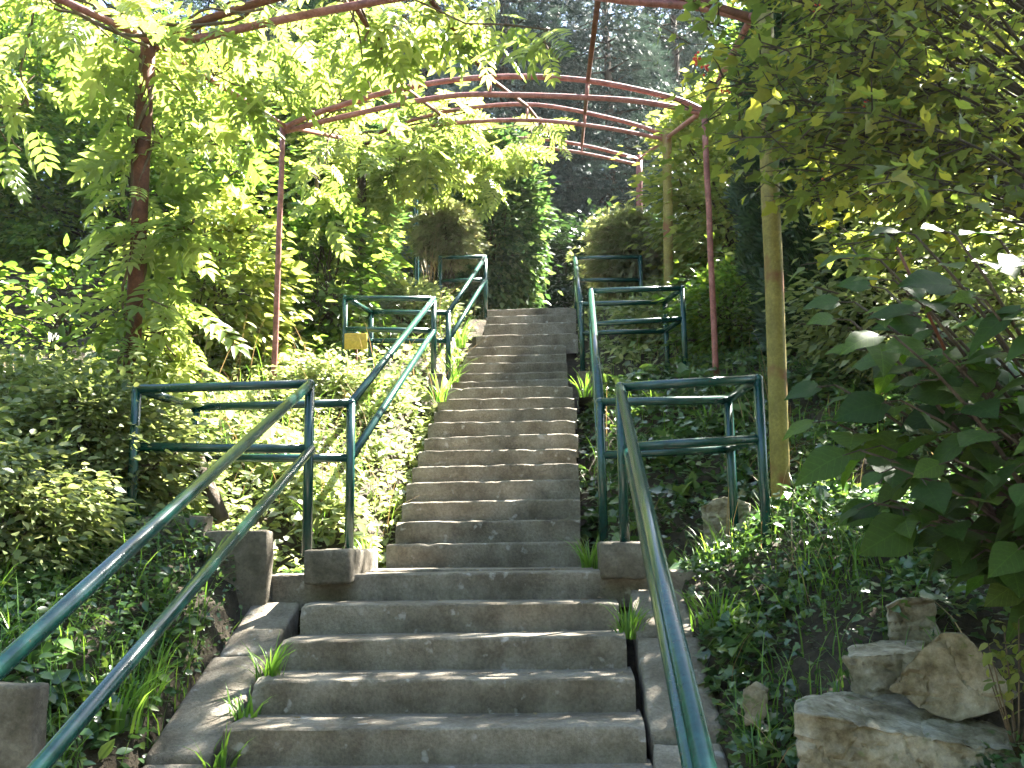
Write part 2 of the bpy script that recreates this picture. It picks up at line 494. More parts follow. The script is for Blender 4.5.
# ------------------------------------------------------------------ stair profile (all heights are relative to the eye)
LOW = [(5.72 - .35 * k, -.134 - .15 * k) for k in range(0, 10)]              # lower flight, top to bottom
MIDY = [542.7, 520.4, 500.5, 480.8, 464.8, 449.7, 435.4, 421.3, 409, 398, 387]
MID = [(6.58 + .293 * n, P(488, y, 6.58 + .293 * n).z) for n, y in enumerate(MIDY)]
TOPY = [379.6, 372, 362, 354.5, 345.5, 334, 323, 315, 308.4]
TOP = [(10.25 + .29 * n, P(522, y, 10.25 + .29 * n).z) for n, y in enumerate(TOPY)]
PATHZ = LOW[-1][1] - .15
prof_s = [-50, LOW[-1][0] - .02] + [s for s, z in LOW[::-1]] + [6.5] + [s for s, z in MID] + [10.2] + [s for s, z in TOP] + [14, 20, 40, 400]
prof_z = [PATHZ, PATHZ] + [z for s, z in LOW[::-1]] + [-.13] + [z for s, z in MID] + [MID[-1][1]] + [z for s, z in TOP] + [TOP[-1][1] + .02, TOP[-1][1] + .5, TOP[-1][1] + 2, TOP[-1][1] + 2]
TOPZ = TOP[-1][1]

def sstep(x, a, b):
    t = np.clip((x - a) / (b - a), 0, 1)
    return t * t * (3 - 2 * t)

def ter(u, s):
    u = np.asarray(u, float); s = np.asarray(s, float)
    z = np.interp(s, prof_s, prof_z) - .05
    sm = np.interp(s, [-50, 1.5, 3, 6, 13.5, 400], [0, 0, 1, 1, 1, 1])
    near = np.interp(s, [2, 3, 4.5, 6, 9], [.8, .5, .27, .22, .12])
    near_r = np.interp(s, [2, 3, 3.7, 4.5, 6, 9], [.4, .3, .24, .28, .22, .12])
    right = sstep(u, .5, 1.5) * near_r + np.clip(u - .8, 0, 6) * .16
    left = sstep(-u, 1.8, 2.35) * near * 1.05 + np.clip(-u - 2.0, 0, 8) * .10
    z = z + (right + left) * sm * np.interp(s, [13, 18], [1, .5])
    und = (sstep(-u, -.35, -.1) * sstep(u, -1.55, -1.35))
    und = np.where(s < 6.1, sstep(-u, -.62, -.5) * sstep(u, -1.93, -1.80), und)
    und = und * (s < 12.9) * (s > 2.0)
    z = z - und * .30
    z = z + .03 * np.sin(u * 3.1 + s * 1.3) * np.sin(s * 2.3 - u) * (1 - und)
    return z

# ground sheet: fine near the stairs, wide to the horizon
xs = np.concatenate([[-400, -150, -60, -30, -18], np.arange(-12, 12.01, .12), [18, 30, 60, 150, 400]])
ys = np.concatenate([[-60, -20, -8, -3], np.arange(-1, 22.01, .12), [26, 32, 40, 60, 120, 400]])
XX, YY = np.meshgrid(xs, ys)
ZZ = ter(XX, YY)
nx, ny = len(xs), len(ys)
ii = (np.arange(ny - 1)[:, None] * nx + np.arange(nx - 1)[None]).ravel()
ground = link('ground', np_mesh('ground', np.stack([XX.ravel(), YY.ravel(), ZZ.ravel()], 1), np.stack([ii, ii + 1, ii + nx + 1, ii + nx], 1), M['soil'], smooth=True))
tag(ground, 'dark soil slope under the plants on both sides of the stairs', 'ground', kind='structure')
rough_o = rough_box('path', (-2.2, -3.0, PATHZ - .3), (1.2, LOW[-1][0] + .25, PATHZ), M['path'], seg=.4, amp=.004)
tag(rough_o, 'pale path at the foot of the stairs', 'path', kind='structure')

# ------------------------------------------------------------------ staircase
stairs = thing('staircase', (0, LOW[-1][0], PATHZ), 'long weathered concrete staircase climbing between green railings', 'staircase')

def step_mesh(u0, u1, s0, s1, zt, zb, skew, seed):
    nseg = max(24, int((u1 - u0) / .03))
    prof = [(0.010, zb), (0.007, zb + (zt - zb) * .33), (0.004, zb + (zt - zb) * .66), (0.0, zt - .020), (.002, zt - .009), (.008, zt - .002), (.020, zt), (.10, zt - .002), (s1 - s0, zt)]
    V, T = [], []
    k = len(prof)
    uc = (u0 + u1) / 2
    r = random.Random(seed)
    w1 = r.uniform(-.006, .006)
    chips = [(r.uniform(u0, u1), r.uniform(.012, .05), r.uniform(.002, .008)) for _ in range(r.randint(4, 9))]
    chips += [(u0, .04, r.uniform(.005, .03)), (u1, .04, r.uniform(.005, .03))]
    for i in range(nseg + 1):
        u = u0 + (u1 - u0) * i / nseg
        wob = noise.noise(Vector((u * 1.4, seed * 7.1, 0))) * .005 + noise.noise(Vector((u * 9, seed * 3.3, 5))) * .002
        wz = noise.noise(Vector((u * 1.7, seed * 5.1, 9))) * .0025 + noise.noise(Vector((u * 13, seed * 2.1, 3))) * .0015 + w1 * (u - uc)
        ch = sum(d * math.exp(-((u - c) / w) ** 2) for c, w, d in chips)
        for j, (ds, z) in enumerate(prof):
            n = noise.noise(Vector((u * 14, z * 22 + j, seed * 9.7))) * .005
            edge = 1.0 if 3 <= j <= 6 else .0
            V.append((u, s0 + ds + wob * (1 if j < 8 else 0) + ch * edge + n * (1 if j < 7 else 0) + skew * (u - uc), z + (wz if j >= 3 else 0) - ch * edge * .8 + (n * .5 if 2 < j < 8 else 0)))
    for i in range(nseg):
        for j in range(k - 1):
            a = i * k + j
            T.append((a, a + k, a + k + 1, a + 1))
    b = len(V)
    for i in (0, nseg):
        V.append((V[i * k][0], V[i * k + k - 1][1], zb))
        ring = [i * k + j for j in range(k)] + [len(V) - 1]
        T.append(tuple(ring if i == 0 else ring[::-1]))
    return V, T

def add_step(name, u0, u1, s0, s1, zt, zb, skew=0.0, seed=0):
    V, T = step_mesh(u0, u1, s0, s1, zt, zb, skew, seed)
    me = poly_mesh(name, V, T, M['step'], wloc(stairs))
    me.set_sharp_from_angle(angle=math.radians(28))
    return link(name, me, stairs)

for k in range(9, 0, -1):
    s0, z = LOW[k]
    w = .02 * (k - 1)
    add_step('step', -1.47 - w * .6, (.215 + w * .9), s0, LOW[k - 1][0] + .09, z, z - .19, .028, k)
add_step('landing_slab', -2.02, .72, LOW[0][0], 6.22, LOW[0][1], LOW[0][1] - .20, .004, 30)
add_step('landing_slab', -1.30, .10, 6.10, 6.72, LOW[0][1] + .012, LOW[0][1] - .16, .0, 31)
for n, (s0, z) in enumerate(MID):
    zb = (MID[n - 1][1] if n else LOW[0][1]) - .05
    last = n == len(MID) - 1
    t = n / 10
    add_step('landing_slab' if last else 'step', -1.24 - .03 * t + random.uniform(-.015, .015), .045 - .03 * t + random.uniform(-.015, .015), s0, (TOP[0][0] if last else MID[n + 1][0]) + .09, z, zb, 0, 50 + n)
for n, (s0, z) in enumerate(TOP):
    zb = (TOP[n - 1][1] if n else MID[-1][1]) - .05
    last = n == len(TOP) - 1
    u0 = P([452, 456, 459, 463, 468, 476, 484, 486, 487][n], TOPY[n], s0).x
    u1 = P([568, 567, 567, 566, 566, 578, 576, 576, 576][n], TOPY[n], s0).x
    add_step('landing_slab' if last else 'step', u0, u1, s0, s0 + (1.4 if last else .38), z, zb, 0, 70 + n)

# sloping kerb slabs beside the lower flight
def kerb(u0, u1, s0, s1, dz, seed):
    z0, z1 = np.interp([s0, s1], prof_s, prof_z) + dz
    o = rough_box('kerb_slab', (u0, s0, 0), (u1, s1, .22), M['step'], None, seg=.05, amp=.008, bev=.02, seed=seed)
    me = o.data
    off = wloc(stairs)
    for v in me.vertices:
        t = (v.co.y - s0) / (s1 - s0)
        v.co.z += z0 + (z1 - z0) * t - .22
        v.co -= Vector(off)
    o.parent = stairs
for i, (a, b) in enumerate([(2.35, 3.35), (3.37, 4.28), (4.31, 5.08), (5.10, 5.64)]):
    kerb(-1.84 + .02 * (i % 2), -1.55 - .03 * (i == 0), a, b, -.105 - .006 * (i % 2), i)
    kerb(.29, .60 - .02 * (i % 2), a + .1, b + (.06 if i < 3 else .03), -.06 - .015 * (i % 2), 10 + i)

# ------------------------------------------------------------------ railings
PIPE = .027
def block(parent, px0, px1, py0, py1, s0, s1, seed):
    a, b = P(px0, py0, s0), P(px1, py1, s0)
    return rough_box('concrete_footing', (a.x, s0, b.z - .05), (b.x, s1, a.z), M['block'], parent, seg=.05, amp=.012, bev=.02, seed=seed)

def pipe(parent, name, *pts, r=PIPE):
    return tube(name, pts, r, M['green_paint'], parent, 14)

def post(parent, top, zb, r=PIPE):
    zt = top.z
    return tube('post', [Vector((top.x, top.y, zb)), Vector((top.x, top.y, zt - .001))], r * 1.06, M['green_paint'], parent, 14)

RDIR = Vector((.0, 1, .415))
def railing(side, label):
    L = side == 'left'
    root = thing('stair_railing', (P(310, 549, 5.65) if L else P(630, 540, 5.65)), label, 'railing')
    # landing enclosure beside the first landing
    if L:
        n1, n1m, n2, n2m = P(310, 384, 5.65), P(311, 449, 5.65), P(137, 389, 5.65), P(139, 447, 5.65)
        f1, f1m, f2, f2m = P(351, 403, 6.28), P(351, 458, 6.28), P(196, 407, 6.28), P(197, 458, 6.28)
        zn, zf, zn2, zf2 = P(313, 556, 5.65).z, P(352, 556, 6.28).z, ter(n2.x, n2.y) - .15, ter(f2.x, f2.y) - .1
        m1, m1m, m2, m2m = P(433.5, 299, 9.6), P(433.5, 331, 9.6), P(345, 298, 9.6), P(345, 329, 9.6)
        g1, g1m, g2, g2m = P(448, 313, 10.2), P(448, 341, 10.2), P(371, 312, 10.2), P(371, 341, 10.2)
        zm, zg = P(433, 376, 9.6).z, P(449, 381, 10.2).z
        t1, t1m, t2, t2m = P(485, 257, 12.65), P(485, 280, 12.65), P(440, 257.5, 12.65), P(440, 281, 12.65)
    else:
        n1, n1m, n2, n2m = P(620, 387, 5.65), P(627, 447, 5.65), P(758, 379, 5.65), P(757, 439, 5.65)
        f1, f1m, f2, f2m = P(600, 402, 6.28), P(601, 455, 6.28), P(728, 400, 6.28), P(727, 449, 6.28)
        zn, zf, zn2, zf2 = P(630, 546, 5.65).z, P(603, 546, 6.28).z, ter(n2.x, n2.y) - .15, ter(f2.x, f2.y) - .1
        m1, m1m, m2, m2m = P(591, 291, 9.6), P(591.5, 324, 9.6), P(682, 288, 9.6), P(682, 319, 9.6)
        g1, g1m, g2, g2m = P(581, 304, 10.2), P(581.5, 333, 10.2), P(665, 302, 10.2), P(665, 331, 10.2)
        zm, zg = P(592, 374, 9.6).z, P(582, 374, 10.2).z
        t1, t1m, t2, t2m = P(575, 258, 12.65), P(576, 280, 12.65), P(640, 257, 12.65), P(640, 280, 12.65)
    down = Vector((.0, 1, .413))
    lo_top = n1 - down * 4.1
    lo_mid = n1m - down * 4.1
    pipe(root, 'handrail', lo_top, n1)
    pipe(root, 'midrail', lo_mid, n1m)
    for q in (1.5, 3.6):
        a = n1 - down * q
        if q > 3:
            post(root, a, a.z - 1.0)
    post(root, n1, zn); post(root, n2, zn2)
    post(root, f1, zf); post(root, f2, zf2)
    pipe(root, 'top_rail', n1, n2); pipe(root, 'side_rail', n2, f2); pipe(root, 'top_rail', f2, f1)
    pipe(root, 'midrail', n1m, n2m); pipe(root, 'side_rail', n2m, f2m); pipe(root, 'midrail', f2m, f1m)
    pipe(root, 'handrail', f1, m1); pipe(root, 'midrail', f1m, m1m)
    post(root, m1, zm); post(root, m2, ter(m2.x, m2.y) - .1); post(root, g1, zg); post(root, g2, ter(g2.x, g2.y) - .1)
    pipe(root, 'top_rail', m1, m2); pipe(root, 'side_rail', m2, g2); pipe(root, 'top_rail', g2, g1)
    pipe(root, 'midrail', m1m, m2m); pipe(root, 'side_rail', m2m, g2m); pipe(root, 'midrail', g2m, g1m)
    pipe(root, 'handrail', g1, t1); pipe(root, 'midrail', g1m, t1m)
    post(root, t1, TOPZ - .1); post(root, t2, ter(t2.x, t2.y) - .1)
    pipe(root, 'top_rail', t1, t2); pipe(root, 'midrail', t1m, t2m)
    for q in (n1, n2, f1, f2, m1, m2, g1, g2, t1, t2):       # rounded elbows
        me = bpy.data.meshes.new('elbow')
        bm = bmesh.new(); bmesh.ops.create_uvsphere(bm, u_segments=12, v_segments=8, radius=PIPE * 1.1)
        for v in bm.verts: v.co += q - root.location
        bm.to_mesh(me); bm.free()
        me.polygons.foreach_set('use_smooth', [True] * len(me.polygons))
        me.materials.append(M['green_paint'])
        link('elbow', me, root)
    if L:
        block(root, 303, 349, 550, 575, 5.58, 6.42, 1)
        block(root, 428, 443, 373, 388, 9.52, 10.3, 2)
    else:
        block(root, 600, 646, 542, 570, 5.6, 6.45, 3)
        block(root, 578, 593, 371, 392, 9.55, 10.3, 4)
    return root
railing('left', 'green pipe railing along the left side of the stairs with side enclosures')
railing('right', 'green pipe railing along the right side of the stairs with side enclosures')

# ------------------------------------------------------------------ pergola of arched pipes
perg = thing('arched_pergola', (P(150, 400, 6.5).x, 6.5, float(ter(-2.7, 6.5))), 'red pipe pergola of four arches spanning the stairs, overgrown with vine', 'pergola')
def arc(name, px, s, r, mat):
    pts = [P(x, y, s) for x, y in px]
    out = []
    n = len(pts)
    for i in range(n - 1):           # Catmull-Rom through the traced points
        p0, p1, p2, p3 = pts[max(i - 1, 0)], pts[i], pts[i + 1], pts[min(i + 2, n - 1)]
        for k in range(5):
            t = k / 5
            out.append(0.5 * ((2 * p1) + (p2 - p0) * t + (2 * p0 - 5 * p1 + 4 * p2 - p3) * t * t + (3 * p1 - p0 - 3 * p2 + p3) * t ** 3))
    out.append(pts[-1])
    return tube(name, out, r, mat, perg, 10)
A1u = [(150, 43), (200, 22), (262, 2), (340, -18), (440, -34), (540, -34), (630, -15), (700, 2), (752, 18)]
A1l = [(152, 46), (200, 38), (262, 24), (342, 8), (440, -8), (540, -10), (630, 1), (700, 7), (752, 20)]
A2u = [(283, 128), (310, 116), (342, 105), (405, 88), (489, 77), (582, 80), (669, 97), (704, 111)]
A2l = [(284, 132), (342, 117), (442, 97), (516, 95), (619, 99.5), (673, 107), (704, 114)]
A3u = [(358, 142), (410, 121), (469, 108), (539, 105), (622, 121), (668, 136)]
A3l = [(359, 146), (419, 128), (486, 121), (545, 121), (606, 128), (668, 140)]
A4u = [(408, 162), (460, 144), (522, 138), (582, 145), (639, 159)]
A4l = [(408, 167), (460, 153), (524, 147), (576, 152), (639, 165)]
S1, S2, S3, S4 = 6.5, 9.0, 12.1, 15.2
ARCH = {}
for nm, px, s, m in (('upper_arch', A1u, S1, 'rust'), ('lower_arch', A1l, S1 + .02, 'red_paint'), ('upper_arch', A2u, S2, 'red_paint'), ('lower_arch', A2l, S2 + .02, 'red_paint'), ('upper_arch', A3u, S3, 'red_paint'), ('lower_arch', A3l, S3 + .02, 'red_paint'), ('upper_arch', A4u, S4, 'red_paint'), ('lower_arch', A4l, S4 + .02, 'red_paint')):
    o = arc(nm, px, s, .030 if s < 7 else .026, M[m])
    if nm == 'upper_arch': ARCH[s] = o
def pole(name, x0, y0, x1, y1, s, r, m):
    a, b = P(x0, y0, s), P(x1, y1, s)
    b.z = min(b.z, float(ter(b.x, b.y)) - .1)
    n = 8
    pts = [b.lerp(a, i / n) + Vector((noise.noise(Vector((i * .7, x0, 0))) * .012, 0, 0)) for i in range(n + 1)]
    o = tube(name, pts, r, M[m], perg, 12)
    return o
pole('post', 148, 42, 129, 420, S1, .055, 'rust')
pole('post', 764, 14, 779, 474, S1, .062, 'ochre_paint')
pole('post', 283, 124, 273, 402, S2, .028, 'red_paint')
pole('post', 704, 106, 717, 395, S2, .028, 'red_paint')
pole('post', 362, 138, 361, 350, S3, .06, 'bark')
pole('post', 667, 130, 669, 320, S3, .06, 'ochre_paint')
pole('post', 415, 160, 417, 290, S4, .045, 'green_paint')
pole('post', 639, 156, 638, 290, S4, .05, 'red_paint')
def purlin(pts, r=.022, m='rust'):
    tube('purlin', [P(x, y, s) for x, y, s in pts], r, M[m], perg, 8)
purlin([(404, -36, S1 - .02), (489, 78, S2 - .02), (527, 106, S3 - .02), (554, 139, S4)])
purlin([(601, -24, S1 - .02), (588, 80, S2 - .02), (585, 113, S3 - .02), (582, 145, S4)])
purlin([(340, -18, S1 - .02), (405, 88, S2 - .02), (440, 114, S3 - .02), (480, 142, S4)], m='rust')
purlin([(40, -10, 5.2), (150, 40, S1 - .03), (284, 126, S2 - .02), (360, 142, S3), (410, 163, S4)], .026, 'red_paint')
purlin([(752, 16, S1 - .03), (704, 110, S2 - .02), (668, 137, S3), (639, 160, S4)], .026, 'red_paint')
for x, y0, y1, s in ((490, 77, 95, S2), (587, 81, 98, S2), (405, 88, 104, S2), (527, 105, 121, S3), (585, 113, 126, S3), (582, 145, 153, S4), (554, 140, 149, S4)):
    tube('strut', [P(x, y0, s + .01), P(x, y1, s + .01)], .014, M['red_paint'], ARCH[s], 8)

# ------------------------------------------------------------------ trunks, trees
def wob_path(a, b, n, amp, seed):
    a, b = Vector(a), Vector(b)
    out = []
    for i in range(n + 1):
        t = i / n
        w = math.sin(math.pi * t) * amp if i not in (0,) else 0
        q = Vector((t * 2.3, seed * 3.1, 0))
        out.append(a.lerp(b, t) + Vector((noise.noise(q), noise.noise(q + Vector((0, 0, 9))), .3 * noise.noise(q + Vector((0, 0, 17))))) * amp * (1.6 * t))
    return out

def broad_tree(name, base, cz, radii, nclump, per, leaf, mat, label, cat='tree', tpl='rhomb', trunk_r=.12, clump=.45, group=None, lean=(0, 0), shell=.55, trans=None):
    bz = float(ter(*base))
    root = thing(name, (base[0], base[1], bz), label, cat, group)
    c = (base[0] + lean[0], base[1] + lean[1], cz)
    pos, ax, cc = crown(c, radii, nclump, per, clump, shell)
    ok = pos[:, 2] > ter(pos[:, 0], pos[:, 1]) + .05
    pos, ax = pos[ok], ax[ok]
    n = len(pos)
    foliage('crown', tpl, pos, ax, rand_up(n, .7), leaf * (.6 + .8 * rng.random(n)), M[mat], root)
    seed = base[0] * 7 + base[1]
    chains = [(wob_path((base[0], base[1], bz - .15), c, 8, .25, seed), list(np.linspace(trunk_r, trunk_r * .35, 9)))]
    st = chains[0][0]
    for i in range(0, min(len(cc), 46)):
        k = 3 + i % 5
        chains.append((wob_path(st[k], cc[i], 5, .15, seed + i), list(np.linspace(trunk_r * .28, .008, 6))))
    tubes('trunk', chains, M['bark'], root, 6)
    return root

def spruce_tree(name, base, h, r, mat, label, z0=None, levels=26, group=None, twl=.42, droop=.25):
    bz = float(ter(*base))
    root = thing(name, (base[0], base[1], bz), label, 'tree', group)
    pos, ax = [], []
    chains = [([Vector((base[0], base[1], bz - .1)), Vector((base[0], base[1], bz + h * .5)), Vector((base[0], base[1], bz + h))], [h * .016, h * .009, .01])]
    for lv in range(levels):
        t = lv / levels
        z = bz + .5 + (h - .6) * t
        R = r * (1 - t) ** .8 + .15
        nb = max(5, int(11 * (1 - t * .5)))
        a0 = rng.random() * 6.28
        for b in range(nb):
            a = a0 + 6.283 * b / nb + rng.normal(0, .15)
            d = np.array([math.cos(a), math.sin(a), 0])
            L = R * (.75 + .4 * rng.random())
            tip = np.array([base[0], base[1], z]) + d * L + np.array([0, 0, -droop * L * .6])
            if b % 2 == 0:
                chains.append(([Vector((base[0], base[1], z)), Vector(tuple(tip))], [.03, .006]))
            nt = max(5, int(L / .085))
            tt = (np.arange(nt) + rng.random(nt)) / nt
            tt = .2 + .8 * tt
            side = np.array([-d[1], d[0], 0])
            sw = rng.normal(0, 1, nt) * .20 * L * (1.15 - tt)
            p = np.array([base[0], base[1], z]) + d * L * tt[:, None] + side * sw[:, None]
            p[:, 2] += -droop * L * tt ** 1.5 + rng.normal(0, .05, nt)
            pos.append(p)
            ax.append(unit(d + side * np.sign(sw)[:, None] * .7 + rng.normal(0, .25, (nt, 3)) + np.array([0, 0, -.15])))
    pos, ax = np.concatenate(pos), np.concatenate(ax)
    n = len(pos)
    foliage('crown', 'twig', pos, ax, rand_up(n, .4), twl * (.7 + .6 * rng.random(n)), M[mat], root)
    tubes('trunk', chains, M['bark'], root, 5)
    return root

def column_conifer(name, base, h, rx, ry, n, mat, label, size=.2, cat='conifer', power=2.6, group=None, lump=.12, z0=None, tpl='fan'):
    bz = float(ter(*base))
    root = thing(name, (base[0], base[1], bz), label, cat, group)
    t = rng.random(n)
    a = rng.random(n) * 6.283
    prof = (1 - np.abs(2 * t - .8) ** power / 1.3 ** power * .95)
    prof = np.clip(prof, .06, 1)
    dep = 1 - .35 * rng.random(n) ** 2
    lum = 1 + lump * np.sin(a * 5 + t * 17) * np.sin(t * 23 + a * 2) + rng.normal(0, .04, n)
    R = prof * dep * lum
    pos = np.stack([base[0] + np.cos(a) * rx * R, base[1] + np.sin(a) * ry * R, bz + .02 + h * t], 1)
    ax = np.stack([np.cos(a) * .7, np.sin(a) * .7, np.full(n, .75)], 1) + rng.normal(0, .35, (n, 3))
    up = np.stack([-np.sin(a), np.cos(a), np.zeros(n)], 1) + rng.normal(0, .6, (n, 3))
    foliage('foliage', tpl, pos, unit(ax), unit(up), size * (.6 + .8 * rng.random(n)), M[mat], root)
    chains = [([Vector((base[0], base[1], bz - .1)), Vector((base[0], base[1], bz + h * .9))], [rx * .14 + .02, .01])]
    for i in range(10):
        a_ = i * 2.4; tz = .1 + .07 * i
        chains.append(([Vector((base[0], base[1], bz + h * tz)), Vector((base[0] + math.cos(a_) * rx * .6, base[1] + math.sin(a_) * ry * .6, bz + h * (tz + .15)))], [.02, .006]))
    tubes('stem', chains, M['bark'], root, 5)
    return root

def at_px(px, s):
    """ground position (x, y) under a pixel column at distance s"""
    return (P(px, 400, s).x, s)

# far conifers closing the view above the stairs
spruce_tree('spruce_tree', at_px(424, 19), 9.0, 2.3, 'bluespruce', 'pale blue spruce rising behind the vine left of the stairs', levels=30)
spruce_tree('spruce_tree', at_px(510, 21), 14.5, 2.9, 'spruce', 'tall grey green spruce behind the middle of the arches', levels=34)
spruce_tree('spruce_tree', at_px(618, 22), 12.0, 2.4, 'spruce', 'dark bluish spruce behind the right end of the arches', levels=32)
spruce_tree('spruce_tree', at_px(565, 28), 17.0, 3.4, 'bluespruce', 'tall hazy blue spruce farthest behind the top of the stairs', levels=34, twl=.5)
spruce_tree('spruce_tree', at_px(690, 26), 15.0, 3.2, 'spruce', 'dark spruce behind the yellow green trees on the right', levels=30, twl=.5)
spruce_tree('spruce_tree', at_px(350, 24), 15.0, 3.2, 'spruce', 'dark spruce deep behind the left vine', levels=32, twl=.5)
spruce_tree('spruce_tree', at_px(60, 15.5), 12.0, 2.9, 'spruce', 'dark conifer behind the vine at the left edge', levels=32)
spruce_tree('spruce_tree', at_px(230, 21), 14.0, 3.0, 'spruce', 'dark conifer behind the sunlit vine over the thin red post', levels=30, twl=.5)
for x, y, lab in ((-9, 33, 'dark tree far behind at the left'), (-3, 35, 'dark tree far behind the left spruces'), (3, 36, 'dark tree far behind the top of the stairs'), (9, 33, 'dark tree far behind at the right')):
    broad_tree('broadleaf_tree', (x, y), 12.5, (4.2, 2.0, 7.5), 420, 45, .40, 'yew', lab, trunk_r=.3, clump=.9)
column_conifer('arborvitae', at_px(332, 15.5), 6.2, .9, .9, 6500, 'thuja', 'slender green arborvitae seen above the left end of the second arch', .26)

# clipped conifers at the top of the stairs
broad_tree('arborvitae_hedge', at_px(500, 14.5), TOPZ + 1.65, (.56, .55, 1.65), 330, 52, .115, 'thuja', 'tall dark leafy arborvitae column at the top left of the stairs', 'conifer', trunk_r=.06, clump=.2, shell=.72)
broad_tree('round_conifer', at_px(447, 13.2), P(447, 236, 13.2).z, (.36, .36, .42), 130, 38, .10, 'paleshrub', 'small rounded grey green bush left of the tall leafy column', 'bush', trunk_r=.025, clump=.14, tpl='fan', shell=.6)
broad_tree('round_conifer', at_px(630, 13.3), P(630, 256, 13.3).z, (.44, .42, .58), 180, 38, .11, 'paleshrub', 'rounded pale sunlit bush at the top right of the stairs', 'bush', trunk_r=.03, clump=.16, tpl='fan', shell=.6)

# undergrowth closing the gap beyond the top landing
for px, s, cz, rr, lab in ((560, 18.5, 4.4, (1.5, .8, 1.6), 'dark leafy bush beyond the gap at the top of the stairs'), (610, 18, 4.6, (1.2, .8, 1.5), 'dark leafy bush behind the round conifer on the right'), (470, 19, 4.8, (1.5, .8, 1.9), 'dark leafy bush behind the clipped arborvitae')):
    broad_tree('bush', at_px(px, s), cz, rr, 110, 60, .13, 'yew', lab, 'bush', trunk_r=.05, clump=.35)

# leafy trees behind, left
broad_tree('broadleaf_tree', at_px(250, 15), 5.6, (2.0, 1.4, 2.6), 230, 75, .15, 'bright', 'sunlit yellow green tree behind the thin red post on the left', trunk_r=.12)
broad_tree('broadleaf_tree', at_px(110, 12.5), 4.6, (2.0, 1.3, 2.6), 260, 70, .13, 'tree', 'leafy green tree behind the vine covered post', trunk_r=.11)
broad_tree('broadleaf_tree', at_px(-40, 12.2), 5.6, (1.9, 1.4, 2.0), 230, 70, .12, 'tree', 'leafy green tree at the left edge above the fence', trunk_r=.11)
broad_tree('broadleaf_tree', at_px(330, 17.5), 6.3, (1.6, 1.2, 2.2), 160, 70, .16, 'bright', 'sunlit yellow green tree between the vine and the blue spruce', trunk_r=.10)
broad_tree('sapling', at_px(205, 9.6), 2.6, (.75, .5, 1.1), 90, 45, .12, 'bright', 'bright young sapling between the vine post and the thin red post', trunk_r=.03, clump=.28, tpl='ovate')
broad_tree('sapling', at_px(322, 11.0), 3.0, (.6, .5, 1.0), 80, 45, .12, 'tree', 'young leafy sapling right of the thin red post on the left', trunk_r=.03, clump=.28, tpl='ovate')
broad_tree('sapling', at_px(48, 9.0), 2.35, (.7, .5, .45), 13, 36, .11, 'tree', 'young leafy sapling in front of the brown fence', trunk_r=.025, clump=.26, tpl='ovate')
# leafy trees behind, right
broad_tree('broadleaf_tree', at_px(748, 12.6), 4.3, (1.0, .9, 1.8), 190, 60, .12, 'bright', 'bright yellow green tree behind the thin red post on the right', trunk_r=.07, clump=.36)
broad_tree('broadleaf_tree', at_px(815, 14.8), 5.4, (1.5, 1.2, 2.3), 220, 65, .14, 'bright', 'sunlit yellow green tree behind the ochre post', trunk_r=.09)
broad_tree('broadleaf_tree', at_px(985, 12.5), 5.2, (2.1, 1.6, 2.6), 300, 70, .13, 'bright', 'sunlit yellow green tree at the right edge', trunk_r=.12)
broad_tree('broadleaf_tree', at_px(890, 15), 6.5, (2.4, 1.6, 3.0), 260, 70, .16, 'tree', 'leafy green tree behind the dark yew on the right', trunk_r=.13)
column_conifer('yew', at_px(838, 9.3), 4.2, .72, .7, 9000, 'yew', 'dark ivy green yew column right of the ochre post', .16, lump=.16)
broad_tree('bush', at_px(930, 8.2), 2.0, (1.0, .7, 1.0), 130, 50, .09, 'shrub', 'leafy green bush behind the broad leaved shrub on the right', 'bush', trunk_r=.04, clump=.3)

# unseen trees added behind and beside the photographer to close off the low sky
for x, y, lab in ((-6, -5, 'unseen leafy tree behind the photographer on the left'), (0.5, -9, 'unseen leafy tree behind the photographer at the foot of the path'), (6.5, -5, 'unseen leafy tree behind the photographer on the right'), (-8.5, 3, 'unseen leafy tree left of the photographer'), (7.5, 2.0, 'unseen leafy tree right of the photographer')):
    broad_tree('broadleaf_tree', (x, y), 3.0, (3.2, 2.4, 3.6), 260, 36, .30, 'tree', lab, trunk_r=.16, clump=.7)

# ------------------------------------------------------------------ near tree on the right, lobed leaves
def branch_leaves(a, b, n_tw, n_leaf, twl, seed, amp=.25, sag=.15):
    """a bent branch with twigs; returns chains and leaf positions / axes"""
    path = wob_path(a, b, 8, amp, seed)
    for i, p in enumerate(path):
        p.z += sag * math.sin(math.pi * i / 8)
    L = (Vector(b) - Vector(a)).length
    chains = [(path, list(np.linspace(.005 + .0035 * L, .002, 9)))]
    pos, ax = [], []
    r = random.Random(seed)
    for k in range(n_tw):
        t = .5 + .5 * (k + r.random()) / n_tw
        i = min(7, int(t * 8)); p = path[i].lerp(path[i + 1], t * 8 - i)
        d = (path[i + 1] - path[i]).normalized()
        sd_ = d.cross(Vector((0, 0, 1))).normalized() * (1 if k % 2 else -1)
        td = (d * .6 + sd_ * r.uniform(.4, 1) + Vector((0, 0, r.uniform(-.5, .25)))).normalized()
        tip = p + td * twl * r.uniform(.5, 1.2)
        chains.append(([p, p.lerp(tip, .5) + Vector((0, 0, .02)), tip], [.005, .004, .002]))
        for j in range(n_leaf):
            q = p.lerp(tip, (j + .6) / n_leaf)
            ld = (td + (sd_ if j % 2 else -sd_) * .9 + Vector((r.gauss(0, .4), r.gauss(0, .4), r.gauss(-.25, .3)))).normalized()
            pos.append(q + Vector((r.gauss(0, .02), r.gauss(0, .02), r.gauss(0, .02)))); ax.append(ld)
    return chains, pos, ax

